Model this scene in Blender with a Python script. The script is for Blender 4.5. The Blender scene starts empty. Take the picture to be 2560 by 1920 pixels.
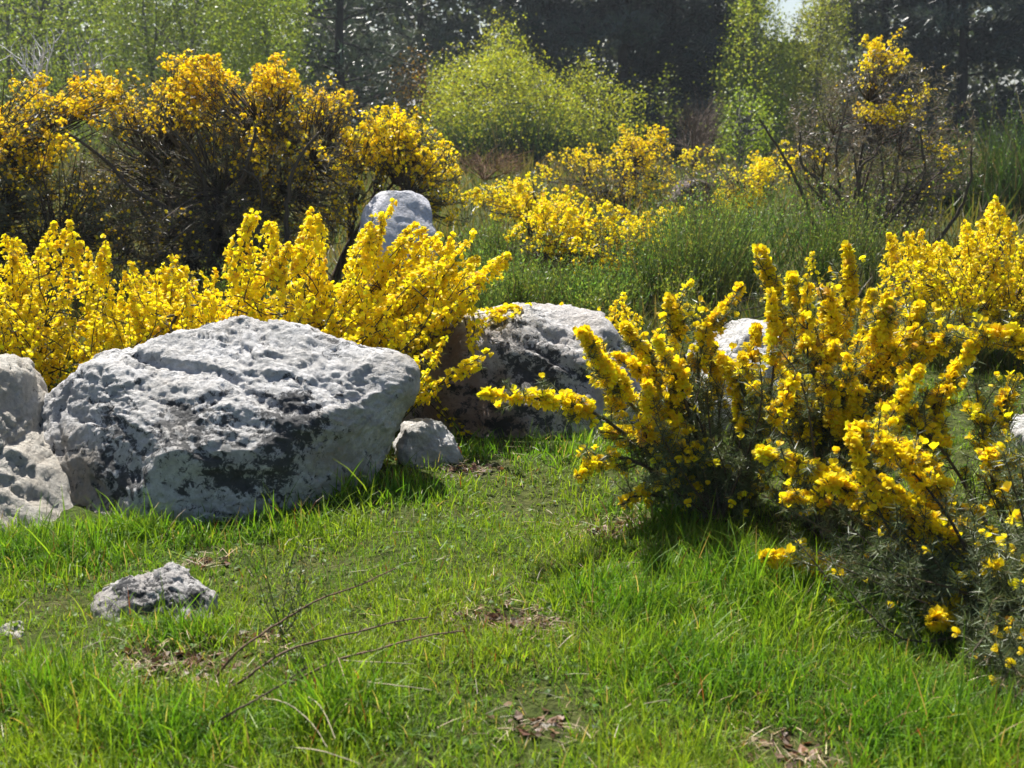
import bpy, bmesh, math
import numpy as np

rng = np.random.default_rng(11)
R = math.radians
scene = bpy.context.scene

# ------------------------------------------------------------------ camera, sky, sun, exposure
FPX = 2900.0                       # focal length in photograph pixels (2560 wide)
PITCH = math.atan(660 / FPX)       # the horizon lies 660 px above the picture's centre
CAM_H = 1.0
cam = bpy.data.objects.new("camera", bpy.data.cameras.new("camera"))
scene.collection.objects.link(cam)
cam.location = (0, 0, CAM_H)
cam.rotation_euler = (math.pi / 2 - PITCH, 0, 0)
cam.data.sensor_width = 36
cam.data.lens = 36 * FPX / 2560
cam.data.clip_start = 0.05
cam.data.clip_end = 1500
cam.data.dof.use_dof = True
cam.data.dof.focus_distance = 3.6
cam.data.dof.aperture_fstop = 6.5
scene.camera = cam

SUN_EL, SUN_AZ = 54.0, -24.0       # azimuth from +Y (view direction) towards +X
world = bpy.data.worlds.new("World")
scene.world = world
world.use_nodes = True
wn = world.node_tree
sky = wn.nodes.new("ShaderNodeTexSky")
sky.sky_type = 'NISHITA'
sky.sun_disc = False
sky.sun_elevation = R(SUN_EL)
sky.sun_rotation = R(SUN_AZ)
sky.air_density = 1.0
sky.dust_density = 1.5
wn.links.new(sky.outputs[0], wn.nodes["Background"].inputs[0])
wn.nodes["Background"].inputs[1].default_value = 0.06

sl = bpy.data.lights.new("sun", 'SUN')
sl.energy = 5.0
sl.angle = R(0.5)
sl.color = (1.0, 0.96, 0.88)
sun = bpy.data.objects.new("sun", sl)
scene.collection.objects.link(sun)
sun.rotation_euler = (R(90 - SUN_EL), 0, R(180 - SUN_AZ))   # shines from the back left towards the viewer
scene.view_settings.view_transform = 'Standard'
scene.view_settings.look = 'None'
scene.view_settings.gamma = 1.0
scene.view_settings.use_curve_mapping = False
scene.view_settings.exposure = 1.12
HAZE = 0.0008
scene.cycles.volume_bounces = 0
scene.cycles.max_bounces = 8
scene.cycles.transparent_max_bounces = 8

# ------------------------------------------------------------------ helpers
def A(x): return np.asarray(x, dtype=np.float64)
def nrm(v):
    v = A(v); return v / np.maximum(np.linalg.norm(v, axis=-1, keepdims=True), 1e-9)
SP, CP = math.sin(PITCH), math.cos(PITCH)
def P(px, py, d):
    """world point seen at photograph pixel (px,py) whose distance along +Y is d"""
    px, py, d = np.broadcast_arrays(A(px), A(py), A(d))
    x = (px - 1280) / FPX; y = -(py - 960) / FPX
    dy = CP + y * SP; dz = -SP + y * CP
    return np.stack([x * d / dy, d, CAM_H + dz * d / dy], -1)
def G(px, py, z=0.0):
    """ground point under a photograph pixel"""
    x = (px - 1280) / FPX; y = -(py - 960) / FPX
    dy = CP + y * SP; dz = -SP + y * CP
    s = (z - CAM_H) / dz
    return A([x * s, dy * s, z])
def proj(p):
    q = p - A([0, 0, CAM_H])
    dep = q[:, 1] * CP - q[:, 2] * SP; up = q[:, 1] * SP + q[:, 2] * CP
    return 1280 + FPX * q[:, 0] / dep, 960 - FPX * up / dep

_perm = np.random.default_rng(5).permutation(256); _perm = np.concatenate([_perm, _perm, _perm])
_gr = nrm(np.random.default_rng(6).normal(size=(256, 3)))
def perlin(p):
    p = A(p); i = np.floor(p).astype(np.int64); f = p - i; u = f * f * f * (f * (f * 6 - 15) + 10)
    i &= 255; out = 0
    for a in (0, 1):
        for b in (0, 1):
            for c in (0, 1):
                h = _perm[_perm[_perm[(i[:, 0] + a) & 255] + ((i[:, 1] + b) & 255)] + ((i[:, 2] + c) & 255)]
                g = _gr[h]
                dt = g[:, 0] * (f[:, 0] - a) + g[:, 1] * (f[:, 1] - b) + g[:, 2] * (f[:, 2] - c)
                w = (u[:, 0] if a else 1 - u[:, 0]) * (u[:, 1] if b else 1 - u[:, 1]) * (u[:, 2] if c else 1 - u[:, 2])
                out = out + w * dt
    return out * 1.6
def fbm(p, o=4, g=.5):
    r = 0; a = 1.0
    for k in range(o): r = r + a * perlin(p * 2.03 ** k + 17.3 * k); a *= g
    return r
def ridged(p, o=4, g=.5):
    r = 0; a = 1.0
    for k in range(o): r = r + a * (1 - 2 * np.abs(perlin(p * 2.07 ** k + 9.1 * k))); a *= g
    return r
def noise2(x, y, s, seed=0, o=2): return fbm(np.stack([A(x) * s + seed * 7.7, A(y) * s - seed * 3.1, np.full(np.shape(x), seed * 1.37 + .5)], -1).reshape(-1, 3), o).reshape(np.shape(x))
def ground_z(x, y):
    x = A(x); y = A(y)
    near = np.clip(1 - np.hypot(x, y - 2.5) / 30, 0, 1)
    return near * (0.035 * noise2(x, y, 1.1, 1) + 0.012 * noise2(x, y, 4.0, 2))

def link(o, parent=None):
    scene.collection.objects.link(o)
    if parent is not None: o.parent = parent
    return o
def tag(o, label=None, cat=None, group=None, kind=None):
    if label: o["label"] = label
    if cat: o["category"] = cat
    if group: o["group"] = group
    if kind: o["kind"] = kind
    return o
def empty(name, loc, label, cat, group=None):
    o = bpy.data.objects.new(name, None); o.empty_display_size = .1
    o.location = loc; link(o); return tag(o, label, cat, group)
def mesh_data(name, V, T, C=None, mat=None, smooth=False, attrs=None):
    V = A(V).reshape(-1, 3); T = np.asarray(T, dtype=np.int32)
    me = bpy.data.meshes.new(name)
    k = T.shape[1]
    me.vertices.add(len(V)); me.vertices.foreach_set("co", V.astype(np.float32).ravel())
    me.loops.add(T.size); me.loops.foreach_set("vertex_index", T.ravel())
    me.polygons.add(len(T)); me.polygons.foreach_set("loop_start", np.arange(0, T.size, k, dtype=np.int32))
    me.polygons.foreach_set("use_smooth", np.full(len(T), smooth, dtype=bool))
    if C is not None:
        at = me.attributes.new("Col", 'FLOAT_COLOR', 'POINT')
        at.data.foreach_set("color", np.concatenate([A(C), np.ones((len(V), 1))], 1).astype(np.float32).ravel())
    for n, v in (attrs or {}).items():
        me.attributes.new(n, 'FLOAT', 'POINT').data.foreach_set("value", A(v).astype(np.float32).ravel())
    me.update(calc_edges=True); me.validate()
    if mat: me.materials.append(mat)
    return me
def obj(name, V, T, C=None, mat=None, parent=None, smooth=False, attrs=None, kind=None):
    """mesh in world space; under a parent Empty the parent's place is taken off"""
    me = mesh_data(name, V, T, C, mat, smooth, attrs)
    o = bpy.data.objects.new(name, me); link(o)
    if parent is not None:
        o.parent = parent
        root = parent
        while root.parent is not None: root = root.parent
        if parent is root: o.location = -A(root.location)
    if kind: o["kind"] = kind
    return o
class Geo:
    def __init__(s): s.V = []; s.T = []; s.C = []; s.n = 0
    def add(s, V, T, C):
        V = A(V).reshape(-1, 3)
        if len(V) == 0: return
        C = np.broadcast_to(A(C), V.shape)
        s.V.append(V); s.T.append(np.asarray(T) + s.n); s.C.append(C); s.n += len(V)
    def build(s, name, mat, parent=None, smooth=False, kind=None):
        if not s.V: return None
        return obj(name, np.concatenate(s.V), np.concatenate(s.T), np.concatenate(s.C), mat, parent, smooth, None, kind)
def frame(z, roll=0.0, up=(0, 0, 1)):
    z = nrm(z); x = np.cross(np.broadcast_to(A(up), z.shape), z)
    bad = np.linalg.norm(x, axis=-1) < 1e-3
    x[bad] = A([1, 0, 0]); x = nrm(x); y = np.cross(z, x)
    a = rng.uniform(-1, 1, len(z)) * roll; c, s_ = np.cos(a)[:, None], np.sin(a)[:, None]
    return x * c + y * s_, y * c - x * s_, z
def scatter(tv, tt, pos, z, size, roll=math.pi, col=(1, 1, 1), tcol=None, up=(0, 0, 1)):
    tv = A(tv); n = len(pos)
    if n == 0: return np.zeros((0, 3)), np.zeros((0, 3), int), np.zeros((0, 3))
    x, y, z = frame(z, roll, up)
    size = np.broadcast_to(A(size), (n,))[:, None, None]
    V = A(pos)[:, None, :] + size * (tv[None, :, 0:1] * x[:, None] + tv[None, :, 1:2] * y[:, None] + tv[None, :, 2:3] * z[:, None])
    T = (np.asarray(tt)[None] + (np.arange(n) * len(tv))[:, None, None]).reshape(-1, 3)
    C = np.broadcast_to(A(col).reshape(-1, 1, 3), (n, len(tv), 3))
    if tcol is not None: C = C * A(tcol)[None]
    return V.reshape(-1, 3), T, C.reshape(-1, 3)
def curve(pts, n):
    p = A(pts)
    if len(p) == 2: return p[0] + np.linspace(0, 1, n)[:, None] * (p[1] - p[0])
    q = np.concatenate([[2 * p[0] - p[1]], p, [2 * p[-1] - p[-2]]])
    t = np.linspace(0, len(p) - 1 - 1e-6, n); i = t.astype(int); f = (t - i)[:, None]
    a, b, c, d = q[i], q[i + 1], q[i + 2], q[i + 3]
    return .5 * (2 * b + (c - a) * f + (2 * a - 5 * b + 4 * c - d) * f ** 2 + (3 * b - a - 3 * c + d) * f ** 3)
def tube(path, r0, r1, sides=5, wob=0.0):
    path = A(path); n = len(path)
    if wob:
        path = path.copy(); path[1:-1] += rng.normal(size=(n - 2, 3)) * wob
    t = nrm(np.gradient(path, axis=0)); ref = A([.31, .17, .93]) if abs(t[0] @ A([.31, .17, .93])) < .9 else A([1, 0, .2])
    x = nrm(np.cross(ref, t)); y = np.cross(t, x)
    r = np.linspace(r0, r1, n)[:, None, None]; a = np.arange(sides) * 2 * math.pi / sides
    V = path[:, None] + r * (np.cos(a)[None, :, None] * x[:, None] + np.sin(a)[None, :, None] * y[:, None])
    i = np.arange(n - 1)[:, None] * sides; j = np.arange(sides)[None]; k = (j + 1) % sides
    q = np.stack([i + j, i + k, i + sides + k, i + sides + j], -1).reshape(-1, 4)
    T = np.concatenate([q[:, [0, 1, 2]], q[:, [0, 2, 3]]])
    return V.reshape(-1, 3), T
def sample_poly(poly, n):
    p = A(poly); lo, hi = p.min(0), p.max(0); out = np.zeros((0, 2))
    while len(out) < n:
        q = rng.uniform(lo, hi, (n * 2 + 50, 2)); ins = inpoly(q, p); out = np.concatenate([out, q[ins]])
    return out[:n]
def inpoly(q, p):
    ins = np.zeros(len(q), bool); j = len(p) - 1
    for i in range(len(p)):
        xi, yi, xj, yj = p[i, 0], p[i, 1], p[j, 0], p[j, 1]
        c = ((yi > q[:, 1]) != (yj > q[:, 1])) & (q[:, 0] < (xj - xi) * (q[:, 1] - yi) / (yj - yi + 1e-12) + xi)
        ins ^= c; j = i
    return ins
def jit(col, n, v=.15, h=.06):
    c = A(col)[None] * (1 + rng.normal(size=(n, 1)) * v) * (1 + rng.normal(size=(n, 3)) * h)
    return np.clip(c, .003, .95)

# ------------------------------------------------------------------ materials
def nt(name):
    m = bpy.data.materials.new(name); m.use_nodes = True
    t = m.node_tree
    return m, t, t.nodes["Principled BSDF"], t.nodes["Material Output"]
def leaf_mat(name, transl=.45, tint=(1.25, 1.15, .6), rough=.5, spec=.4):
    """thin plant tissue: colour from the piece's own 'Col', part of the light passes through"""
    m, t, b, out = nt(name)
    at = t.nodes.new("ShaderNodeAttribute"); at.attribute_name = "Col"
    t.links.new(at.outputs["Color"], b.inputs["Base Color"])
    b.inputs["Roughness"].default_value = rough; b.inputs["Specular IOR Level"].default_value = spec
    if transl > 0:
        tr = t.nodes.new("ShaderNodeBsdfTranslucent")
        mul = t.nodes.new("ShaderNodeMix"); mul.data_type = 'RGBA'; mul.blend_type = 'MULTIPLY'; mul.inputs[0].default_value = 1
        t.links.new(at.outputs["Color"], mul.inputs[6]); mul.inputs[7].default_value = (*tint, 1)
        t.links.new(mul.outputs[2], tr.inputs["Color"])
        mx = t.nodes.new("ShaderNodeMixShader"); mx.inputs[0].default_value = transl
        t.links.new(b.outputs[0], mx.inputs[1]); t.links.new(tr.outputs[0], mx.inputs[2])
        t.links.new(mx.outputs[0], out.inputs[0])
    return m
M_GRASS = leaf_mat("grass_blades", .5, (1.35, 1.3, .55), .5, .3)
M_PETAL = leaf_mat("gorse_petals", .5, (1.08, 1.06, .7), .55, .25)
M_SPINE = leaf_mat("gorse_spines", .25, (1.3, 1.3, .7), .45, .5)
M_LEAF = leaf_mat("birch_leaves", .5, (1.35, 1.25, .5), .45, .4)
M_NEEDLE = leaf_mat("pine_needles", .15, (1.2, 1.2, .7), .4, .5)
M_BARK = leaf_mat("bark", 0, (1, 1, 1), .85, .2)
M_STRAW = leaf_mat("dry_straw", .3, (1.1, 1, .8), .5, .4)
def bark_bump(m):
    t = m.node_tree; n = t.nodes.new("ShaderNodeTexNoise"); n.inputs["Scale"].default_value = 60; n.inputs["Detail"].default_value = 4
    g = t.nodes.new("ShaderNodeNewGeometry"); t.links.new(g.outputs["Position"], n.inputs["Vector"])
    b = t.nodes.new("ShaderNodeBump"); b.inputs["Strength"].default_value = .6; b.inputs["Distance"].default_value = .01
    t.links.new(n.outputs[0], b.inputs["Height"]); t.links.new(b.outputs[0], t.nodes["Principled BSDF"].inputs["Normal"])
bark_bump(M_BARK)

def rock_mat(name, light, mid, stain, lich=.5, stain_amt=.4, seed=0.0, lichen_col=(.022, .024, .028)):
    m, t, b, out = nt(name); N = t.nodes; L = t.links
    g = N.new("ShaderNodeNewGeometry"); mp = N.new("ShaderNodeMapping"); mp.inputs["Location"].default_value = (seed, seed * 1.7, seed * .4)
    L.new(g.outputs["Position"], mp.inputs["Vector"])
    def noise(scale, detail=6, rough=.6, dist=0.0):
        n = N.new("ShaderNodeTexNoise"); n.inputs["Scale"].default_value = scale; n.inputs["Detail"].default_value = detail
        n.inputs["Roughness"].default_value = rough; n.inputs["Distortion"].default_value = dist
        L.new(mp.outputs[0], n.inputs["Vector"]); return n.outputs[0]
    def ramp(src, a, c):
        r = N.new("ShaderNodeMapRange"); r.inputs[1].default_value = a; r.inputs[2].default_value = c; r.interpolation_type = 'SMOOTHSTEP'
        L.new(src, r.inputs[0]); return r.outputs[0]
    def mix(f, c1, c2, mode='MIX'):
        x = N.new("ShaderNodeMix"); x.data_type = 'RGBA'; x.blend_type = mode
        if isinstance(f, float): x.inputs[0].default_value = f
        else: L.new(f, x.inputs[0])
        for s, c in ((6, c1), (7, c2)):
            if isinstance(c, tuple): x.inputs[s].default_value = (*c, 1)
            else: L.new(c, x.inputs[s])
        return x.outputs[2]
    def math_(op, a, c):
        x = N.new("ShaderNodeMath"); x.operation = op
        for s, v in ((0, a), (1, c)):
            if isinstance(v, float): x.inputs[s].default_value = v
            else: L.new(v, x.inputs[s])
        return x.outputs[0]
    base = mix(ramp(noise(9, 8, .7), .35, .68), mid, light)
    base = mix(ramp(noise(70, 5, .7), .36, .66), mix(.38, base, (.17, .16, .145)), base)
    base = mix(math_('MULTIPLY', ramp(noise(18, 6, .7), .54, .66), .30), base, (.15, .14, .125))
    la = N.new("ShaderNodeAttribute"); la.attribute_name = "lichen"
    sa = N.new("ShaderNodeAttribute"); sa.attribute_name = "stain"
    base = mix(math_('MULTIPLY', ramp(math_('ADD', noise(5, 6, .65), sa.outputs["Fac"]), .52, .85), stain_amt), base, stain)
    l1 = math_('ADD', math_('ADD', math_('MULTIPLY', noise(42, 9, .78, .5), .95), math_('MULTIPLY', noise(9, 6, .65), .60)), la.outputs["Fac"])
    base = mix(math_('MULTIPLY', ramp(l1, 1.19 - lich * .5, 1.27 - lich * .5), .9), base, lichen_col)
    speck = ramp(noise(140, 4, .6), .60, .68)
    base = mix(math_('MULTIPLY', speck, .40), base, (.06, .06, .06))
    L.new(base, b.inputs["Base Color"]); b.inputs["Roughness"].default_value = .72; b.inputs["Specular IOR Level"].default_value = .35
    bu = N.new("ShaderNodeBump"); bu.inputs["Strength"].default_value = 1.0; bu.inputs["Distance"].default_value = .018
    v = N.new("ShaderNodeTexVoronoi"); v.inputs["Scale"].default_value = 55; L.new(mp.outputs[0], v.inputs["Vector"])
    hgt = math_('ADD', math_('MULTIPLY', noise(90, 8, .75), 1.0), math_('MULTIPLY', v.outputs[0], .35))
    L.new(hgt, bu.inputs["Height"]); L.new(bu.outputs[0], b.inputs["Normal"])
    return m
ROCK_A = rock_mat("quartz_rock", (.86, .85, .86), (.66, .64, .62), (.24, .19, .125), .70, .75, 0.0)
ROCK_B = rock_mat("quartz_rock_reddish", (.82, .80, .79), (.54, .50, .47), (.16, .085, .05), .66, .8, 4.3)
ROCK_C = rock_mat("pale_quartz_rock", (.85, .84, .83), (.64, .61, .57), (.36, .29, .20), .30, .35, 9.1)
ROCK_D = rock_mat("smooth_pale_rock", (.80, .80, .86), (.64, .64, .72), (.4, .38, .38), .22, .3, 2.2)
ROCK_E = rock_mat("pinkish_rock", (.12, .070, .068), (.085, .05, .05), (.2, .14, .1), .25, .3, 6.2)
ROCK_F = rock_mat("tan_weathered_rock", (.82, .78, .70), (.58, .52, .44), (.30, .23, .14), .50, .6, 13.2)

def ground_mat():
    m, t, b, out = nt("soil_and_moss"); N = t.nodes; L = t.links
    g = N.new("ShaderNodeNewGeometry")
    def noise(s, d=6):
        n = N.new("ShaderNodeTexNoise"); n.inputs["Scale"].default_value = s; n.inputs["Detail"].default_value = d; n.inputs["Roughness"].default_value = .65
        L.new(g.outputs["Position"], n.inputs["Vector"]); return n.outputs[0]
    r = N.new("ShaderNodeValToRGB"); L.new(noise(3.2), r.inputs[0])
    e = r.color_ramp.elements; e[0].position = .35; e[0].color = (.055, .085, .018, 1); e[1].position = .72; e[1].color = (.095, .10, .038, 1)
    r2 = N.new("ShaderNodeValToRGB"); L.new(noise(45), r2.inputs[0])
    e = r2.color_ramp.elements; e[0].position = .3; e[0].color = (.35, .35, .35, 1); e[1].position = .75; e[1].color = (1.5, 1.4, 1.2, 1)
    x = N.new("ShaderNodeMix"); x.data_type = 'RGBA'; x.blend_type = 'MULTIPLY'; x.inputs[0].default_value = 1
    L.new(r.outputs[0], x.inputs[6]); L.new(r2.outputs[0], x.inputs[7]); L.new(x.outputs[2], b.inputs["Base Color"])
    b.inputs["Roughness"].default_value = .95; b.inputs["Specular IOR Level"].default_value = .1
    bu = N.new("ShaderNodeBump"); bu.inputs["Distance"].default_value = .03; L.new(noise(30), bu.inputs["Height"]); L.new(bu.outputs[0], b.inputs["Normal"])
    return m
M_GROUND = ground_mat()

# ------------------------------------------------------------------ ground
def axis_(lo, hi, n, p):
    t = np.linspace(-1, 1, n); s = np.sign(t) * np.abs(t) ** p
    return np.where(s < 0, -s * lo, s * hi)
gx = axis_(-500, 500, 181, 3.2); gy = 2.5 + axis_(-500, 700, 181, 3.2)
X, Y = np.meshgrid(gx, gy); Z = ground_z(X, Y)
i, j = np.meshgrid(np.arange(180), np.arange(180), indexing='ij')
q = np.stack([i * 181 + j, i * 181 + j + 1, (i + 1) * 181 + j + 1, (i + 1) * 181 + j], -1).reshape(-1, 4)
tag(obj("ground", np.stack([X, Y, Z], -1), q, None, M_GROUND, smooth=True), kind="structure")

# ------------------------------------------------------------------ boulders
def boulder(name, label, outline, d, depth, lean, mat, sub=6, amp=(.05, .02, .008), freq=(2.2, 7, 26), planes=(), cracks=(), ledges=(),
            lichen=(), stain=(), pw=.72, py_=.8, cat="boulder", seed=0, bury=True, group=None):
    o2 = A(outline); w = P(o2[:, 0], o2[:, 1], d); xz = w[:, [0, 2]]
    c = (xz.min(0) + xz.max(0)) / 2
    ang = np.arctan2(xz[:, 1] - c[1], xz[:, 0] - c[0]); rad = np.hypot(*(xz - c).T)
    od = np.argsort(ang); ang = ang[od]; rad = rad[od]
    ang = np.concatenate([ang - 2 * math.pi, ang, ang + 2 * math.pi]); rad = np.tile(rad, 3)
    tt = np.linspace(-math.pi, math.pi, 721); rr = np.interp(tt, ang, rad)
    ker = np.hanning(17); ker /= ker.sum(); rr = np.convolve(np.concatenate([rr[-40:], rr, rr[:40]]), ker, 'same')[40:-40]
    bm = bmesh.new(); bmesh.ops.create_icosphere(bm, subdivisions=sub, radius=1)
    U = np.empty(len(bm.verts) * 3, dtype=np.float64)
    U = A([v.co[:] for v in bm.verts]); T = np.array([[v.index for v in f.verts] for f in bm.faces]); bm.free()
    th = np.arctan2(U[:, 2], U[:, 0]); rho = np.hypot(U[:, 0], U[:, 2]); Rr = np.interp(th, tt, rr)
    s = rho ** pw
    V = np.stack([c[0] + np.cos(th) * Rr * s, d + np.sign(U[:, 1]) * np.abs(U[:, 1]) ** py_ * depth, c[1] + np.sin(th) * Rr * s], -1)
    V[:, 1] += lean * (V[:, 2] - c[1])
    ctr = A([c[0], d, c[1]])
    for n_, off, k in planes:
        n_ = nrm(A(n_)); e = (V - ctr) @ n_ - off
        V -= n_[None] * np.maximum(e, 0)[:, None] * k
    def normals(V):
        fn = np.cross(V[T[:, 1]] - V[T[:, 0]], V[T[:, 2]] - V[T[:, 0]]); n = np.zeros_like(V)
        for a in range(3): np.add.at(n, T[:, a], fn)
        return nrm(n)
    n = normals(V); Q = V + seed * 3.7
    px, pyy = proj(V); front = np.clip(.5 - U[:, 1] * 2.0, 0, 1)
    for (poly, dep, wd) in ledges:      # slab above the line stands proud of the slab below
        dist, side, along = line_dist(px, pyy, poly)
        V += n * (dep * (1 / (1 + np.exp(-side / wd)) - .5) * np.exp(-(dist / (wd * 6)) ** 2) * along * front)[:, None]
    for (poly, dep, wd) in cracks:
        dist, side, along = line_dist(px + 12 * perlin(Q * 9), pyy + 10 * perlin(Q * 9 + 40), poly)
        V -= n * (dep * np.exp(-(dist / wd) ** 2) * along * front)[:, None]
    V += n * (amp[0] * fbm(Q * freq[0], 3))[:, None]
    n = normals(V)
    strat = Q @ A([[1, 0, .55], [0, 1, .5], [.2, .1, 1.9]])
    wq = strat + .22 / freq[0] * np.stack([fbm(Q * freq[0] * 2 + 31, 3), fbm(Q * freq[0] * 2 + 57, 3), fbm(Q * freq[0] * 2 + 83, 3)], -1)
    a1, a2, t1 = worley(wq * freq[0] * 1.7, 3); b1, b2, t2 = worley(wq * freq[1] * .9 + 11, 7); e1, e2, t3 = worley(strat * freq[2] * .75 + 5, 13)
    crev = .9 * np.exp(-((a2 - a1) / .07) ** 2) + .7 * np.exp(-((b2 - b1) / .10) ** 2) * np.clip(.5 + fbm(Q * freq[0] * 2, 2), 0, 1)
    V += n * (amp[0] * .36 * t1 + amp[1] * .58 * t2 + amp[2] * .40 * t3 + amp[2] * .45 * fbm(strat * freq[2] * 1.6, 4, .7) - amp[1] * .28 * crev)[:, None]
    px, pyy = proj(V)
    la = .10 * crev; sa = np.zeros(len(V))
    for (x, y, r, k) in lichen: la += .45 * k * np.exp(-(((px - x) ** 2 + (pyy - y) ** 2) / r ** 2)) * front
    for (x, y, r, k) in stain: sa += k * np.exp(-(((px - x) ** 2 + (pyy - y) ** 2) / r ** 2)) * front
    base = A([c[0], d, 0]); ob = obj(name, V - base, T, None, mat, None, True, {"lichen": la, "stain": sa})
    ob.location = base
    return tag(ob, label, cat, group)
def worley(p, seed=0):
    """distance to the nearest two jittered cell points, and a tilt height that makes each cell a flat chip"""
    i = np.floor(p).astype(np.int64); f1 = np.full(len(p), 9.); f2 = np.full(len(p), 9.); tilt = np.zeros(len(p))
    for a in (-1, 0, 1):
        for b in (-1, 0, 1):
            for c in (-1, 0, 1):
                q = i + A([a, b, c]).astype(np.int64); qq = (q + seed) & 255; h = _perm[_perm[_perm[qq[:, 0]] + qq[:, 1]] + qq[:, 2]]
                v = p - (q + .5 + .48 * _gr[h]); d = np.linalg.norm(v, axis=1)
                m = d < f1; f2 = np.where(m, f1, np.minimum(f2, d)); tilt = np.where(m, (v * _gr[(h + 91) & 255]).sum(1) + .5 * _gr[(h + 37) & 255, 0], tilt); f1 = np.where(m, d, f1)
    return f1, f2, tilt
def line_dist(px, py, poly):
    poly = A(poly); best = np.full(len(px), 1e9); side = np.zeros(len(px)); L = 0
    for a, b in zip(poly[:-1], poly[1:]):
        ab = b - a; t = np.clip(((px - a[0]) * ab[0] + (py - a[1]) * ab[1]) / (ab @ ab), 0, 1)
        dx = px - a[0] - t * ab[0]; dy = py - a[1] - t * ab[1]; dd = np.hypot(dx, dy)
        sd = (ab[0] * dy - ab[1] * dx) / np.hypot(*ab)
        m = dd < best; best = np.where(m, dd, best); side = np.where(m, -sd, side)
    x0, x1 = poly[0], poly[-1]; u = ((px - x0[0]) * (x1 - x0)[0] + (py - x0[1]) * (x1 - x0)[1]) / ((x1 - x0) @ (x1 - x0))
    return best, side, np.clip((u + .1) / .25, 0, 1) * np.clip((1.1 - u) / .25, 0, 1)

big = boulder("boulder", "large white-grey boulder with dark lichen, biggest rock, left of centre in the grass",
    [(78, 1065), (86, 1010), (140, 958), (225, 912), (300, 892), (340, 868), (450, 842), (530, 826), (610, 828), (700, 842), (800, 872), (900, 898), (985, 910), (1028, 925),
     (1036, 975), (1015, 1050), (985, 1115), (962, 1160), (925, 1200), (860, 1250), (700, 1310), (540, 1345), (400, 1350), (265, 1330), (205, 1250), (150, 1165), (108, 1112)],
    3.15, .32, .30, ROCK_A, 7, (.02, .016, .009), (2.4, 8, 27),
    planes=[((.05, -.50, .86), .175, .92), ((-.5, -.7, .45), .27, .85), ((.55, -.8, .05), .31, .85), ((.1, -.97, .12), .285, .85)],
    ledges=[([(310, 868), (420, 905), (520, 935), (600, 938)], .022, 5), ([(480, 1060), (620, 1050), (760, 1090), (900, 1080)], .02, 7), ([(500, 1180), (640, 1190), (720, 1170)], .02, 7)],
    cracks=[([(330, 872), (450, 915), (560, 930)], .018, 9), ([(560, 940), (640, 1000), (740, 1040), (850, 1010)], .014, 10), ([(170, 960), (140, 1050), (160, 1150)], .012, 8), ([(820, 900), (790, 960), (860, 1010), (930, 960)], .01, 9)],
    lichen=[(420, 1060, 110, .16), (700, 1000, 70, .2), (750, 1050, 90, .22), (720, 1150, 100, .22), (560, 1150, 110, .16), (300, 1090, 90, .15), (310, 1200, 60, .2), (480, 1020, 70, .1), (470, 860, 170, -.2), (750, 880, 180, -.22), (950, 960, 130, -.2), (130, 1070, 90, -.2), (600, 1230, 220, .06)],
    stain=[(160, 1180, 90, .3), (250, 1260, 120, .2), (900, 1150, 120, .15), (500, 1280, 150, .15)], seed=1)
boulder("boulder", "rough grey boulder with rusty base, half hidden behind the gorse right of the largest boulder",
    [(1000, 1040), (1005, 930), (1030, 870), (1090, 825), (1160, 805), (1260, 795), (1370, 785), (1450, 782), (1505, 797), (1535, 850), (1590, 960), (1610, 1060), (1580, 1160), (1420, 1180), (1200, 1175), (1060, 1150)],
    3.92, .36, .35, ROCK_B, 6, (.035, .02, .012), (2.6, 9, 30),
    planes=[((0, -.6, .8), .2, .75), ((-.5, -.75, .1), .30, .8), ((.1, -.97, .1), .30, .7)],
    cracks=[([(1280, 860), (1370, 890), (1440, 930), (1530, 950)], .03, 10), ([(1090, 840), (1160, 930), (1180, 1010)], .02, 10)],
    ledges=[([(1110, 900), (1190, 925), (1290, 900), (1400, 930), (1500, 960)], .05, 9)],
    lichen=[(1260, 850, 60, .22), (1330, 880, 60, .15), (1400, 980, 120, .18), (1150, 1050, 150, .12), (1450, 810, 80, -.25), (1300, 1080, 140, .12)],
    stain=[(1120, 980, 130, .45), (1080, 880, 60, .5), (1250, 1060, 120, .2)], seed=2)
boulder("boulder", "pale tan boulder cut off by the left edge beside the largest boulder",
    [(-330, 1200), (-300, 1000), (-200, 930), (-110, 915), (-55, 925), (-15, 960), (10, 1020), (40, 1100), (100, 1165), (170, 1225), (220, 1280), (248, 1330), (230, 1390), (0, 1400), (-250, 1390)],
    2.98, .34, .42, ROCK_F, 6, (.022, .014, .009), (2.6, 8, 28), planes=[((.1, -.6, .75), .17, .8), ((.6, -.38, .7), .29, .85)],
    cracks=[([(0, 970), (40, 1010), (60, 1070)], .015, 10), ([(20, 1230), (110, 1250), (180, 1300)], .012, 8)],
    lichen=[(50, 1090, 60, .1)], seed=3)
boulder("boulder", "small white rock tucked between the largest boulder and the rusty one",
    [(985, 1130), (990, 1090), (1005, 1064), (1040, 1058), (1080, 1066), (1110, 1088), (1134, 1118), (1150, 1145), (1100, 1165), (1020, 1165)],
    3.36, .09, .35, ROCK_C, 5, (.02, .008, .004), (7, 18, 50), planes=[((.3, -.8, .5), .05, .6)], seed=4)
boulder("boulder", "white boulder seen through the stems of the flowering gorse on the right",
    [(1690, 1000), (1720, 900), (1800, 840), (1880, 815), (1960, 830), (2020, 900), (2060, 990), (2040, 1090), (1850, 1110), (1720, 1090)],
    3.95, .3, .4, ROCK_C, 6, (.035, .02, .01), (2.6, 9, 28), planes=[((0, -.7, .7), .18, .6)], lichen=[(1790, 1000, 60, .1), (1960, 1000, 60, .1)], seed=5)
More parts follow.
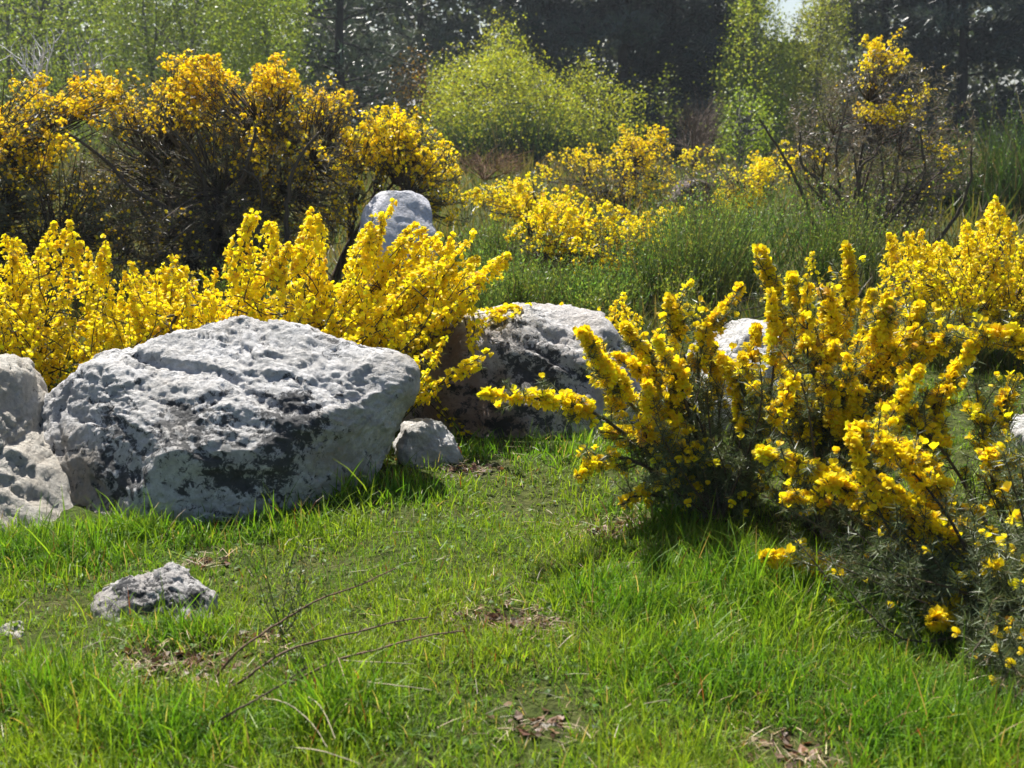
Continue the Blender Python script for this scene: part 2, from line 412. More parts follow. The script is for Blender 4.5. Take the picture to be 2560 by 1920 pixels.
boulder("boulder", "white rock at the right edge behind the gorse stems",
    [(2455, 1120), (2480, 1070), (2520, 1045), (2600, 1040), (2680, 1070), (2700, 1130), (2600, 1160), (2500, 1160)],
    3.55, .13, .3, ROCK_C, 5, (.03, .012, .006), (5, 14, 40), stain=[(2520, 1130, 60, .3)], seed=6)
boulder("boulder", "smooth lavender-white boulder far behind, under the overhanging gorse dome",
    [(900, 640), (905, 560), (922, 505), (942, 478), (1000, 478), (1050, 484), (1072, 502), (1082, 560), (1086, 660), (980, 690)],
    6.6, .2, .3, ROCK_D, 5, (.012, .005, .002), (2.4, 7, 24), planes=[((.25, -.75, .6), .10, .95), ((-.35, -.55, .75), .17, .9), ((.5, -.3, .8), .20, .9)], seed=7)
boulder("boulder", "dull pinkish-brown boulder among far low gorse",
    [(1675, 540), (1680, 490), (1705, 462), (1740, 452), (1775, 460), (1790, 500), (1795, 550), (1730, 570)],
    11.2, .3, .2, ROCK_E, 5, (.05, .015, .006), (2, 6, 20), planes=[((.2, -.9, .3), .15, .8)], seed=8)
boulder("stone", "low flat grey rock half sunk in the grass at left",
    [(222, 1492), (265, 1476), (330, 1466), (365, 1450), (395, 1438), (425, 1447), (470, 1460), (505, 1482), (530, 1508), (545, 1540), (530, 1590), (430, 1595), (320, 1575), (240, 1530)],
    2.27, .05, 1.0, ROCK_B, 6, (.012, .008, .005), (9, 26, 60), cat="rock", lichen=[(495, 1500, 22, .8), (400, 1495, 90, .22), (300, 1485, 70, .3), (450, 1450, 30, -.2)], seed=9)
boulder("stone", "tiny pale stone in the grass at the left edge below the flat rock",
    [(-30, 1600), (-20, 1576), (20, 1567), (48, 1577), (66, 1594), (60, 1616), (10, 1622)],
    2.14, .03, .8, ROCK_F, 5, (.010, .007, .004), (16, 34, 80), cat="rock", seed=10)
boulder("stone", "flat white stone in the grass at the bottom centre",
    [(1298, 1872), (1325, 1856), (1380, 1836), (1430, 1842), (1440, 1862), (1400, 1900), (1330, 1905)],
    1.75, .03, 1.2, ROCK_F, 5, (.010, .007, .004), (16, 34, 80), cat="rock", seed=11)

# ------------------------------------------------------------------ grass
# footprints that hold no grass (x, y, rx, ry): under the rocks
FOOT = [(-.78, 3.18, .45, .24), (.18, 3.9, .34, .28), (-1.42, 2.96, .40, .26), (-.245, 3.36, .06, .06), (.80, 3.95, .2, .22), (-.705, 2.25, .11, .05), (1.6, 3.55, .12, .1), (.055, 1.74, .035, .03), (-.93, 2.1, .04, .04)]
# bare patches: photograph pixel and radius in metres
BARE = [(1175, 1185, .09, .05), (1500, 1335, .08, .05), (1560, 1310, .07, .04), (1250, 1570, .10, .05), (1350, 1580, .06, .04), (510, 1400, .06, .03), (430, 1665, .12, .07), (1350, 1825, .07, .04), (1990, 1870, .08, .06),
        (650, 1590, .07, .03)]
BAREG = [(G(a, b), rx, ry) for a, b, rx, ry in BARE]
TUFT = [(G(985, 1250), .16, .12), (G(830, 1250), .16, .10), (G(1500, 1500), .08, .08), (G(1600, 1540), .15, .1), (G(1850, 1480), .25, .18), (G(2000, 1520), .25, .15), (G(1800, 1690), .2, .1), (G(150, 1760), .14, .1), (G(420, 1840), .16, .08),
        (G(100, 1400), .25, .12), (G(350, 1340), .2, .07), (G(620, 1320), .22, .08), (G(1200, 1140), .25, .08), (G(1450, 1140), .3, .1), (G(2300, 1800), .25, .15), (G(820, 1800), .12, .08), (G(1650, 1300), .2, .12), (G(450, 1600), .1, .08)]
def blades(n, xy, length, width, col, lean_s=.35, curve_s=.45, lev=(0, .38, .72, 1), tipcol=(1.15, 1.05, .9), head=None):
    x, y = xy[:, 0], xy[:, 1]
    b = np.stack([x, y, ground_z(x, y) - .006], -1); n = len(b)
    h = rng.uniform(0, 2 * math.pi, n) if head is None else head
    hd = np.stack([np.cos(h), np.sin(h), np.zeros(n)], -1); sd = np.stack([-np.sin(h), np.cos(h), np.zeros(n)], -1)
    tw = rng.normal(size=n) * .8; sd = sd * np.cos(tw)[:, None] + hd * np.sin(tw)[:, None]
    lean = np.abs(rng.normal(size=n)) * lean_s; cu = np.abs(rng.normal(size=n)) * curve_s
    V = []; k = len(lev)
    for li, s in enumerate(lev):
        out = lean * s + cu * s * s; up = s * np.sqrt(np.clip(1 - np.minimum(lean + cu * s, .96) ** 2, .05, 1))
        c = b + hd * (length * out)[:, None] + A([0, 0, 1]) * (length * up)[:, None]
        wv = width * (1 - s ** 2.2) * (.75 + .5 * min(s * 3, 1)) / 2
        if li < k - 1: V += [c - sd * wv[:, None], c + sd * wv[:, None]]
        else: V += [c]
    V = np.stack(V, 1); m = V.shape[1]
    t = []
    for a in range(k - 2): t += [(2 * a, 2 * a + 1, 2 * a + 3), (2 * a, 2 * a + 3, 2 * a + 2)]
    t += [(m - 3, m - 2, m - 1)]
    T = (np.array(t)[None] + (np.arange(n) * m)[:, None, None]).reshape(-1, 3)
    C = np.repeat(col[:, None], m, 1).copy(); C[:, -1] *= A(tipcol)
    return V.reshape(-1, 3), T, np.clip(C.reshape(-1, 3), .002, .9)
def lawn_xy(n, y0, y1, spread=.62, p=1.0):
    y = y0 + (y1 - y0) * rng.uniform(0, 1, n) ** p; x = rng.uniform(-1, 1, n) * (spread * y + .25)
    return np.stack([x, y], -1)
def bare_mask(xy):
    v = np.zeros(len(xy))
    for g, rx, ry in BAREG: v = np.maximum(v, np.exp(-(((xy[:, 0] - g[0]) / rx) ** 2 + ((xy[:, 1] - g[1]) / (ry * 1.3)) ** 2)))
    return v
def tuft_mask(xy):
    v = np.zeros(len(xy))
    for g, rx, ry in TUFT: v = np.maximum(v, np.exp(-(((xy[:, 0] - g[0]) / rx) ** 2 + ((xy[:, 1] - g[1]) / (ry * 1.2)) ** 2)))
    return v
def foot_mask(xy):
    v = np.zeros(len(xy), bool)
    for x, y, rx, ry in FOOT: v |= ((xy[:, 0] - x) / rx) ** 2 + ((xy[:, 1] - y) / ry) ** 2 < 1
    return v
def make_lawn():
    g = Geo()
    for (n, y0, y1, wmul) in ((220000, 1.25, 2.75, .70), (115000, 2.7, 5.2, .95)):
        xy = lawn_xy(n, y0, y1)
        # gather part of the blades into tufts
        m = rng.uniform(size=n) < .5; ncl = n // 45; cl = lawn_xy(ncl, y0, y1); k = rng.integers(0, ncl, n)
        xy[m] = cl[k[m]] + rng.normal(size=(m.sum(), 2)) * .022
        cvar = rng.normal(size=ncl)[k] * m
        patch = noise2(xy[:, 0], xy[:, 1], 3.2, 4, 3); tuft = tuft_mask(xy); bare = bare_mask(xy)
        keep = ~foot_mask(xy) & (rng.uniform(size=n) > bare * .9) & (rng.uniform(size=n) > np.clip(.15 - patch * .5, 0, .55) * (1 - tuft))
        xy, patch, tuft, cvar, bare = xy[keep], patch[keep], tuft[keep], cvar[keep], bare[keep]; n = len(xy)
        L = (.0095 + .0155 * rng.gamma(2.0, .5, n)) * (1 + .45 * np.clip(patch, -.8, 1.2)) * (1 + 1.4 * tuft) * (1 + .2 * np.clip((1.98 - xy[:, 1]) / .15, 0, 1)) * (1 + .18 * cvar) * (1 - .5 * bare)
        L = np.clip(L, .014, .24)
        w = wmul * (.0022 + .0012 * rng.uniform(size=n)) * (1 + .5 * tuft)
        mixv = np.clip(.5 + .35 * patch + .25 * rng.normal(size=n) + .15 * cvar - .45 * tuft, 0, 1)[:, None]
        col = (1 - mixv) * A([.090, .208, .018]) + mixv * A([.250, .340, .031])
        col = col * (1 + .18 * rng.normal(size=(n, 1)))
        dry = rng.uniform(size=n) < .035 + .25 * bare + .05 * np.clip(-patch, 0, 1)
        col[dry] = jit((.34, .26, .13), dry.sum(), .25)
        red = rng.uniform(size=n) < .012; col[red] = jit((.20, .07, .03), red.sum(), .2)
        lg = L > .042
        g.add(*blades(n, xy[lg], L[lg], w[lg], col[lg], .38, .42))
        g.add(*blades(n, xy[~lg], L[~lg], w[~lg], col[~lg], .42, .42, lev=(0, .55, 1)))
    xy = lawn_xy(9000, 1.25, 5.0); xy = xy[~foot_mask(xy) & (rng.uniform(size=len(xy)) > bare_mask(xy))]; n = len(xy)     # low clover and moss between the blades
    pos = np.stack([xy[:, 0], xy[:, 1], ground_z(xy[:, 0], xy[:, 1]) + rng.uniform(.003, .016, n)], -1)
    g.add(*scatter(A([[-.5, -.3, 0], [.5, -.3, .1], [.35, .5, 0], [-.35, .5, .15]]), [(0, 1, 2), (0, 2, 3)], pos, nrm(rng.normal(size=(n, 3)) * .45 + A([0, 0, 1])), rng.uniform(.006, .014, n), math.pi, jit((.09, .17, .022), n, .2)))
    return tag(g.build("grass", M_GRASS), "short bright green spring grass covering the foreground between the rocks", "grass", None, "stuff")
make_lawn()
def make_litter():
    g = Geo()
    for gp, rx, ry in BAREG:
        n = int(2300 * rx * ry / .006 * .09)
        xy = gp[:2] + rng.normal(size=(n, 2)) * A([rx, ry * 1.3]) * .75; xy = xy + .05 * np.stack([noise2(xy[:, 0], xy[:, 1], 9, 21), noise2(xy[:, 0], xy[:, 1], 9, 22)], -1)
        h = rng.uniform(0, 2 * math.pi, n); el = np.abs(rng.normal(size=n)) * .22
        z = np.stack([np.cos(h) * np.cos(el), np.sin(h) * np.cos(el), np.sin(el)], -1)
        pos = np.stack([xy[:, 0], xy[:, 1], ground_z(xy[:, 0], xy[:, 1]) + rng.uniform(.001, .014, n)], -1)
        L = rng.uniform(.008, .040, n)
        tv = A([[-.02, 0, 0], [.02, 0, 0], [.018, .05, .55], [-.015, .05, .55], [0, 0, 1]]); tt = [(0, 1, 2), (0, 2, 3), (3, 2, 4)]
        g.add(*scatter(tv, tt, pos, z, L, .6, jit((.40, .31, .19), n, .4, .08)))
        n2 = n // 3; xy = gp[:2] + rng.normal(size=(n2, 2)) * A([rx, ry * 1.3]) * .5
        pos = np.stack([xy[:, 0], xy[:, 1], ground_z(xy[:, 0], xy[:, 1]) + .006], -1)
        tv = A([[-.35, 0, 0], [0, .5, .12], [.35, 0, 0], [0, -.5, .1]])
        g.add(*scatter(tv, [(0, 1, 2), (0, 2, 3)], pos, nrm(rng.normal(size=(n2, 3)) * .5 + A([0, 0, 1])), rng.uniform(.012, .028, n2), math.pi, jit((.13, .07, .035), n2, .4)))
    xy = lawn_xy(1800, 1.3, 4.2); xy = xy[~foot_mask(xy)]; n = len(xy); h = rng.uniform(0, 2 * math.pi, n); el = np.abs(rng.normal(size=n)) * .3
    pos = np.stack([xy[:, 0], xy[:, 1], ground_z(xy[:, 0], xy[:, 1]) + rng.uniform(.006, .03, n)], -1)
    g.add(*scatter(A([[-.012, 0, 0], [.012, 0, 0], [.011, .05, .55], [-.011, .05, .55], [0, 0, 1]]), [(0, 1, 2), (0, 2, 3), (3, 2, 4)], pos, np.stack([np.cos(h) * np.cos(el), np.sin(h) * np.cos(el), np.sin(el)], -1), rng.uniform(.015, .06, n), .6, jit((.44, .36, .24), n, .35, .08)))
    return tag(g.build("dry_litter", M_STRAW), "dry straw and dead brown leaves lying in bare patches of the grass", "litter", None, "stuff")
make_litter()
def make_rough():
    g = Geo(); n = 32000
    xy = lawn_xy(n, 4.6, 30, .6, 2.0); patch = noise2(xy[:, 0], xy[:, 1], .5, 9, 3)
    L = rng.uniform(.12, .38, n) * (1 + .3 * patch) * np.clip(xy[:, 1] / 9, .6, 1.5); w = .004 + .0011 * xy[:, 1] * rng.uniform(.5, 1, n)
    m = np.clip(.5 + .6 * patch + .3 * rng.normal(size=n), 0, 1)[:, None]
    col = (1 - m) * A([.05, .09, .015]) + m * A([.15, .11, .055])
    g.add(*blades(n, xy, L, w, col, .35, .35, lev=(0, .5, 1)))
    return tag(g.build("rough_grass", M_GRASS), "rough olive and brown grass and bracken on the heath between the far shrubs", "grass", None, "stuff")
make_rough()

# ------------------------------------------------------------------ gorse
def flower_template():
    V = [(0, .02, .10)]; T = []                       # banner: a rounded, notched, cupped fan
    for k in range(7):
        a = math.pi * (-.10 + 1.20 * k / 6); r = (.40, .46, .45, .36, .45, .46, .40)[k]
        V.append((math.cos(a) * r, .26 + math.sin(a) * r, .42 + .10 * math.sin(a) - .10 * (k == 3)))
    T += [(0, k + 2, k + 1) for k in range(6)]
    for sx in (-1, 1):                                # wings: rounded and pointing forward
        b = len(V); V += [(0, -.02, .08), (sx * .24, .02, .40), (sx * .22, -.12, .66), (sx * .06, -.18, .74), (0, .08, .52)]
        T += [(b, b + 1, b + 4), (b + 1, b + 2, b + 4), (b + 2, b + 3, b + 4), (b, b + 2, b + 1)]
    b = len(V); V += [(-.11, -.10, -.04), (.11, -.10, -.04), (0, .20, .22), (0, -.26, .30)]   # calyx
    T += [(b, b + 2, b + 1), (b, b + 1, b + 3)]
    C = np.ones((len(V), 3)); C[-4:] = A([.35, .40, .9]); C[0] = A([.95, .75, .8])
    return A(V), T, C
FL_V, FL_T, FL_C = flower_template()
F2_V = FL_V[[0, 1, 2, 4, 6, 7, 10, 15, 12]]; F2_T = [(0, 2, 1), (0, 3, 2), (0, 4, 3), (0, 5, 4), (1, 6, 8), (5, 8, 7)]
F3_V = A([[0, 0, 0], [-.5, .3, .35], [-.2, .68, .4], [.2, .68, .4], [.5, .3, .35], [0, -.25, .7]]); F3_T = [(0, 2, 1), (0, 3, 2), (0, 4, 3), (1, 4, 5)]
SPINE_V = A([[-.035, 0, 0], [.035, 0, 0], [0, 0, 1]]); SPINE_T = [(0, 1, 2)]
SPINE2_V = A([[-.04, 0, 0], [.04, 0, 0], [0, 0, 1], [0, -.04, 0], [0, .04, 0]]); SPINE2_T = [(0, 1, 2), (3, 4, 2)]
YEL = (.92, .745, .016); ORA = (.90, .66, .014)
GREEN = (.11, .14, .065); BUD = (.24, .20, .10)

class Gorse:
    """one bush: collects stems, spines and flowers; a branch can be closed into objects of its own"""
    def __init__(s, root, lod, fsize, ycol=YEL, scol=GREEN, spl=(.012, .028)):
        s.root, s.lod, s.fs, s.y, s.sc, s.spl = root, lod, fsize, ycol, scol, spl; s.reset(); s.single = []
    def reset(s): s.wood, s.spi, s.flo = Geo(), Geo(), Geo(); s.fp, s.fd, s.fz, s.fc = [], [], [], []
    def along(s, path, t):
        n = len(path) - 1; u = t * n; i = np.minimum(u.astype(int), n - 1); f = (u - i)[:, None]
        return path[i] * (1 - f) + path[i + 1] * f, nrm(path[i + 1] - path[i])
    def spines(s, path, t0, t1, n, rad=.006):
        if n <= 0: return
        t = rng.uniform(t0, t1, n); p, tg = s.along(path, t); rd = nrm(np.cross(tg, rng.normal(size=(n, 3))))
        ln = rng.uniform(*s.spl, n)
        tv, tt = SPINE_V, SPINE_T
        wide = (1.15, 1.6, 2.3)[s.lod]
        s.spi.add(*scatter(tv * A([wide, wide, 1]), tt, p + rd * rng.uniform(0, rad, (n, 1)), nrm(rd + tg * rng.uniform(-.1, .9, (n, 1))), ln, math.pi, jit(s.sc, n, .25, .08)))
    def flowers(s, path, t0, t1, n, rad):
        if n <= 0: return
        k = max(2, int(n / 2.2)); t = t0 + (t1 - t0) * np.clip(rng.uniform(0, 1, k)[rng.integers(0, k, n)] + rng.normal(size=n) * .03, 0, 1)
        p, tg = s.along(path, t); rd = nrm(np.cross(tg, rng.normal(size=(n, 3))))
        prof = np.clip((1 - t) / .42, .22, 1)[:, None]
        p = p + rd * rad * prof * rng.uniform(.35, 1, (n, 1)); z = nrm(rd + tg * rng.uniform(.1, .9, (n, 1)) + rng.normal(size=(n, 3)) * .25)
        s.fp.append(p); s.fd.append(z); s.fz.append(s.fs * rng.uniform(.6, 1.2, n)); c = jit(s.y, n, .12, .05); old = rng.uniform(size=n) < .035; c[old] = jit((.50, .32, .05), old.sum(), .2); s.fc.append(c)
    def buds(s, path, n):
        t = rng.uniform(.93, 1, n); p, tg = s.along(path, t); rd = nrm(np.cross(tg, rng.normal(size=(n, 3))))
        s.spi.add(*scatter(SPINE2_V * A([2.6, 2.6, 1]), SPINE2_T, p, nrm(rd * rng.uniform(.3, 1.1, (n, 1)) + tg), rng.uniform(.010, .022, n) * s.fs / .03, math.pi, jit(BUD, n, .3, .08)))
    def stem(s, path, r0, r1, col=(.075, .058, .04), sides=4): 
        V, T = tube(path, r0, r1, sides); s.wood.add(V, T, jit(col, 1, .2)[0])
    def close(s, name="branch", label=None, stuff=True, singles=None):
        w = s.wood.build(name, M_BARK, s.root, True)
        par = w if w is not None else s.root
        s.spi.build("spines", M_SPINE, par, False, "stuff")
        if s.fp:
            p, d, z, c = map(np.concatenate, (s.fp, s.fd, s.fz, s.fc))
            if singles is not None: s.single.append((par, p, d, z, c))
            else:
                tv, tt, tc = ((FL_V, FL_T, FL_C), (F3_V, F3_T, None), (F3_V, F3_T, None))[s.lod]
                s.flo.add(*scatter(tv, tt, p, d, z, .5, c, tc)); s.flo.build("blossom", M_PETAL, par, False, "stuff")
        s.reset(); return w
    def finish_singles(s, nmax=300):
        """the flowers that show largest become objects of their own, the rest joins per branch"""
        allp = np.concatenate([e[1] for e in s.single]); px, py = proj(allp)
        vis = (px > 0) & (px < 2560) & (py > 0) & (py < 1920)
        dist = np.linalg.norm(allp - A([0, 0, CAM_H]), axis=1); key = np.where(vis, dist, 99)
        pick = np.zeros(len(allp), bool); pick[np.argsort(key)[:nmax]] = True
        vars_ = []
        for k in range(6):
            v = FL_V * (1 + .14 * rng.normal(size=FL_V.shape)); c = np.clip(A(s.y) * (1 + .09 * rng.normal()) * FL_C, .003, .9)
            vars_.append(mesh_data("flower", v, FL_T, c, M_PETAL))
        o = 0
        for par, p, d, z, c in s.single:
            m = pick[o:o + len(p)]; o += len(p); g = Geo()
            g.add(*scatter(FL_V, FL_T, p[~m], d[~m], z[~m], .5, c[~m], FL_C)); g.build("blossom", M_PETAL, par, False, "stuff")
            if m.any():
                x, y, zz = frame(d[m], .5)
                for k in range(m.sum()):
                    f = bpy.data.objects.new("flower", vars_[rng.integers(6)]); link(f, par)
                    from mathutils import Matrix
                    Mx = np.eye(4); Mx[:3, 0], Mx[:3, 1], Mx[:3, 2] = x[k] * z[m][k], y[k] * z[m][k], zz[k] * z[m][k]; Mx[:3, 3] = p[m][k]
                    f.matrix_local = Matrix(Mx.tolist())
    def spike(s, path, r0, nfl, frad, tf, nsp, nside=0, side_len=.08, side_fl=6, bud=14):
        """a main shoot with side shoots; flowers from path fraction tf to the tip"""
        s.stem(path, r0, r0 * .3, sides=5 if s.lod == 0 else 4); s.spines(path, .12, 1, nsp)
        s.flowers(path, tf, .985, nfl, frad)
        if bud: s.buds(path, bud)
        for k in range(nside):
            t = rng.uniform(.2, .86); p, tg = s.along(path, A([t])); p, tg = p[0], tg[0]
            dr = nrm(nrm(np.cross(tg, rng.normal(size=3))) + tg * .7 + A([0, 0, .25])); L = side_len * rng.uniform(.5, 1.3)
            q = curve([p, p + dr * L * .5, p + dr * L + A([0, 0, .15 * L])], 5)
            s.stem(q, r0 * .36, r0 * .2, (.085, .09, .045), 3); s.spines(q, .1, 1, int(nsp * .28))
            if t > tf - .12: s.flowers(q, .15, 1, rng.poisson(side_fl), frad * .75)
            elif rng.uniform() < .25: s.flowers(q, .5, 1, rng.poisson(1.2), frad * .6)

def ground_d(py):
    """distance along +Y at which the ray through pixel row py meets the ground"""
    a = PITCH + math.atan((py - 960) / FPX)
    return 1 / math.tan(a) if a > .03 else 99.
def px_path(tip_to_base, d_tip, d_base, n=14, curved=0.0):
    pts = tip_to_base[::-1]; k = len(pts); ds = [min(v, .985 * ground_d(pt[1]) + (.03 if j == 0 else 0)) for j, (v, pt) in enumerate(zip(np.linspace(d_base, d_tip, k), pts))]
    return curve([P(a, b, dd) for (a, b), dd in zip(pts, ds)], n)

# --- the near bush on the right, branch by branch
B1, B2, B3 = (1800, 1310), (2060, 1345), (2500, 1560)
near_root = empty("gorse_bush", G(1900, 1330), "large flowering gorse bush in the right foreground with long yellow spikes over the grass", "gorse", "gorse bushes")
nb = Gorse(near_root, 0, .0235)
near = [  # (pixels from tip to base, d tip, d base, flowers, radius, flower start, side shoots)
    ([(1200, 988), (1300, 992), (1400, 1005), (1490, 1035), (1580, 1100), (1690, 1190), B1], 2.62, 2.92, 70, .030, .50, 12),
    ([(1452, 822), (1490, 890), (1540, 960), (1600, 1040), (1690, 1160), B1], 2.70, 2.94, 110, .042, .48, 16),
    ([(1560, 815), (1610, 880), (1660, 960), (1700, 1060), (1760, 1200), B1], 2.86, 2.96, 80, .038, .5, 14),
    ([(1640, 845), (1680, 920), (1715, 1010), (1760, 1160), B1], 2.74, 2.93, 60, .035, .5, 12),
    ([(1672, 742), (1692, 810), (1712, 900), (1740, 1050), B1], 3.05, 2.98, 60, .036, .55, 12),
    ([(1770, 800), (1775, 900), (1780, 1060), B1], 3.10, 3.0, 22, .03, .6, 10),
    ([(1858, 715), (1800, 790), (1760, 850), (1745, 960), (1770, 1150), B1], 3.0, 2.96, 65, .036, .42, 12),
    ([(1896, 615), (1925, 700), (1950, 790), (1940, 920), (1870, 1130), B1], 3.12, 3.0, 105, .042, .5, 18),
    ([(1980, 690), (1990, 770), (1985, 870), (1950, 1040), B1], 3.0, 3.0, 85, .042, .5, 16),
    ([(2118, 612), (2125, 700), (2105, 800), (2060, 950), (2020, 1150), B2], 3.2, 3.05, 95, .042, .5, 18),
    ([(2060, 720), (2070, 800), (2050, 900), (2030, 1060), B2], 3.05, 3.0, 70, .040, .5, 16),
    ([(2222, 742), (2205, 820), (2180, 920), (2120, 1080), B2], 2.80, 2.92, 130, .046, .45, 20),
    ([(2300, 765), (2275, 830), (2230, 930), (2160, 1100), B2], 2.92, 2.95, 80, .040, .5, 16),
    ([(2412, 828), (2360, 850), (2300, 880), (2230, 980), (2140, 1150), B2], 2.84, 2.92, 75, .038, .45, 16),
    ([(2130, 1068), (2200, 1105), (2270, 1150), (2350, 1230), (2420, 1370), B3], 2.45, 2.5, 150, .046, .38, 18),
    ([(1895, 1135), (1960, 1150), (2060, 1190), (2160, 1260), (2280, 1370), (2400, 1470), B3], 2.50, 2.5, 110, .040, .42, 18),
    ([(2060, 1200), (2140, 1240), (2240, 1300), (2340, 1380), (2430, 1460), B3], 2.40, 2.48, 100, .042, .40, 16),
    ([(1960, 1245), (2020, 1250), (2120, 1290), (2250, 1370), B3], 2.55, 2.5, 26, .03, .6, 10),
    ([(1910, 1397), (1980, 1402), (2060, 1425), (2150, 1450), (2280, 1460), B3], 2.36, 2.45, 80, .032, .42, 10),
    ([(2335, 1552), (2370, 1548), (2420, 1552), (2480, 1580), (2520, 1640)], 2.12, 2.4, 70, .042, .55, 8),
    ([(1440, 1195), (1480, 1165), (1540, 1140), (1640, 1180), (1730, 1250), B1], 2.70, 2.92, 26, .028, .55, 12),
    ([(1555, 1262), (1590, 1240), (1650, 1240), (1730, 1270), B1], 2.76, 2.92, 10, .024, .6, 12),
    ([(1500, 1080), (1570, 1090), (1650, 1130), (1730, 1220), B1], 2.80, 2.93, 24, .03, .5, 14),
    ([(1700, 1115), (1730, 1160), (1770, 1230), B1], 2.72, 2.9, 9, .03, .5, 12),
    ([(1880, 960), (1900, 1040), (1880, 1160), B1], 2.78, 2.93, 18, .035, .4, 14),
    ([(2010, 950), (2020, 1040), (2010, 1180), B2], 2.75, 2.9, 24, .04, .4, 16),
    ([(2120, 880), (2110, 980), (2080, 1120), B2], 2.75, 2.9, 30, .04, .4, 16),
    ([(1640, 1180), (1700, 1210), (1770, 1270), B1], 2.7, 2.9, 4, .03, .5, 12),
    ([(1850, 1180), (1880, 1230), (1860, 1300)], 2.75, 2.9, 0, .03, .5, 12),
    ([(1990, 1200), (2000, 1270), (2040, 1340)], 2.8, 2.9, 2, .03, .5, 12),
]
for pts, dt, db, nf, fr, tf, ns in near:
    path = px_path(pts, dt, db)
    nb.spike(path, .0065, int(nf * 2.5), fr * .66, tf + .02, 280, ns + 6, .062, 2.0, 26)
    nb.close("branch", singles=True)
for poly, dd0, k0 in (([(1940, 900), (2100, 880), (2400, 900), (2420, 1010), (2250, 1060), (2000, 1020)], 2.75, 12), ([(1760, 860), (1860, 690), (1990, 690), (2100, 700), (2320, 760), (2320, 880), (2120, 960), (1800, 950)], 3.05, 38), ([(2080, 1080), (2200, 1090), (2400, 1200), (2400, 1290), (2150, 1240)], 2.5, 9),
                      ([(1480, 850), (1560, 850), (1720, 960), (1700, 1020), (1560, 1000)], 2.8, 9)):
    for k in range(k0):
        (a, b), = sample_poly(poly, 1); bp = B3 if dd0 < 2.7 and dd0 < 2.6 else (B1 if a < 1930 else B2); tip = P(a, b, dd0 + rng.uniform(-.2, .2)); bx = P(*bp, 2.8 if dd0 > 2.6 else 2.2)
        path = curve([bx, bx * .45 + tip * .55 + rng.normal(size=3) * .04, tip], 12)
        nb.spike(path, .005, rng.integers(80, 140), .025, .64, 190, 8, .06, 1.8, 20)
        nb.close("branch", singles=True)
# spiny shoots that fill the inside
for gi in range(6):
    poly = [(1560, 1110), (1740, 930), (1980, 820), (2260, 860), (2300, 1050), (2200, 1250), (1900, 1300), (1640, 1260)]
    for k in range(13):
        (a, b), = sample_poly(poly, 1); dd = rng.uniform(2.7, 3.25)
        tip = P(a, b, dd); bx = P(*(B1 if a < 1930 else B2), 2.75); root = tip + (bx - tip) * rng.uniform(.3, .5)
        path = curve([bx, root + rng.normal(size=3) * .03, tip], 9)
        nb.spike(path, .004, rng.poisson(1.0), .03, .6, 200, 6, .075, .3, 8)
    nb.close("branch", singles=True)
for gi in range(2):      # dark spiny shoots under the low sprays
    for k in range(15):
        (a, b), = sample_poly([(1880, 1230), (2150, 1260), (2420, 1380), (2450, 1560), (2280, 1520), (2000, 1420)], 1); tip = P(a, b, min(rng.uniform(2.2, 2.5), .96 * ground_d(b))); bx = P(*B3, 2.2)
        nb.spike(curve([bx, (tip + bx) / 2 + rng.normal(size=3) * .04, tip], 9), .004, rng.poisson(.5), .03, .6, 200, 6, .08, .2, 6)
    nb.close("branch", singles=True)
nb.finish_singles(300)
# --- right edge bush
redge = empty("gorse_bush", P(2620, 1520, 2.27) * A([1, 1, 0]), "gorse bush cut off by the right edge, arching yellow sprays over dark spiny lower stems", "gorse", "gorse bushes")
rb = Gorse(redge, 0, .0235)
BR = (2620, 1520)
for pts, dt, db, nf, fr, tf, ns in [
    ([(2412, 905), (2440, 855), (2490, 838), (2560, 860), (2640, 960), (2660, 1200), BR], 2.75, 2.6, 90, .038, .45, 18),
    ([(2560, 840), (2600, 900), (2640, 1000), BR], 2.9, 2.65, 70, .04, .4, 14),
    ([(2395, 905), (2370, 970), (2320, 1040), (2330, 1150), (2450, 1350), BR], 2.95, 2.65, 70, .034, .48, 14),
    ([(2530, 940), (2510, 1010), (2500, 1100), (2550, 1300), BR], 2.8, 2.6, 40, .036, .4, 16),
    ([(2470, 1140), (2510, 1160), (2560, 1210), (2600, 1330), BR], 2.45, 2.5, 110, .046, .45, 14),
    ([(2540, 1200), (2560, 1280), (2600, 1380), BR], 2.4, 2.5, 40, .045, .4, 12),
    ([(2440, 960), (2450, 1040), (2480, 1200), (2560, 1400), BR], 2.7, 2.6, 22, .026, .4, 16),
    ([(2270, 1030), (2300, 1060), (2380, 1160), (2480, 1330), BR], 2.8, 2.6, 26, .035, .5, 16),
    ([(2400, 1300), (2450, 1360), (2540, 1440), BR], 2.4, 2.5, 8, .035, .4, 16),
    ([(2350, 1420), (2430, 1440), (2540, 1490), BR], 2.25, 2.45, 8, .03, .4, 14),
    ([(2380, 1480), (2450, 1490), (2560, 1530)], 2.2, 2.45, 7, .03, .4, 14),
    ([(2556, 1610), (2600, 1600), (2680, 1590)], 2.2, 2.4, 10, .03, .6, 12),
    ([(2450, 1640), (2520, 1620), (2640, 1600)], 2.15, 2.4, 0, .03, .6, 14),
    ([(2500, 1700), (2560, 1680), (2660, 1620)], 2.15, 2.4, 0, .03, .6, 14)]:
    rb.spike(px_path(pts, dt, db), .006, int(nf * 2.6), fr * .66, tf, 280, ns + 6, .065, 2.0, 24)
    rb.close("branch")
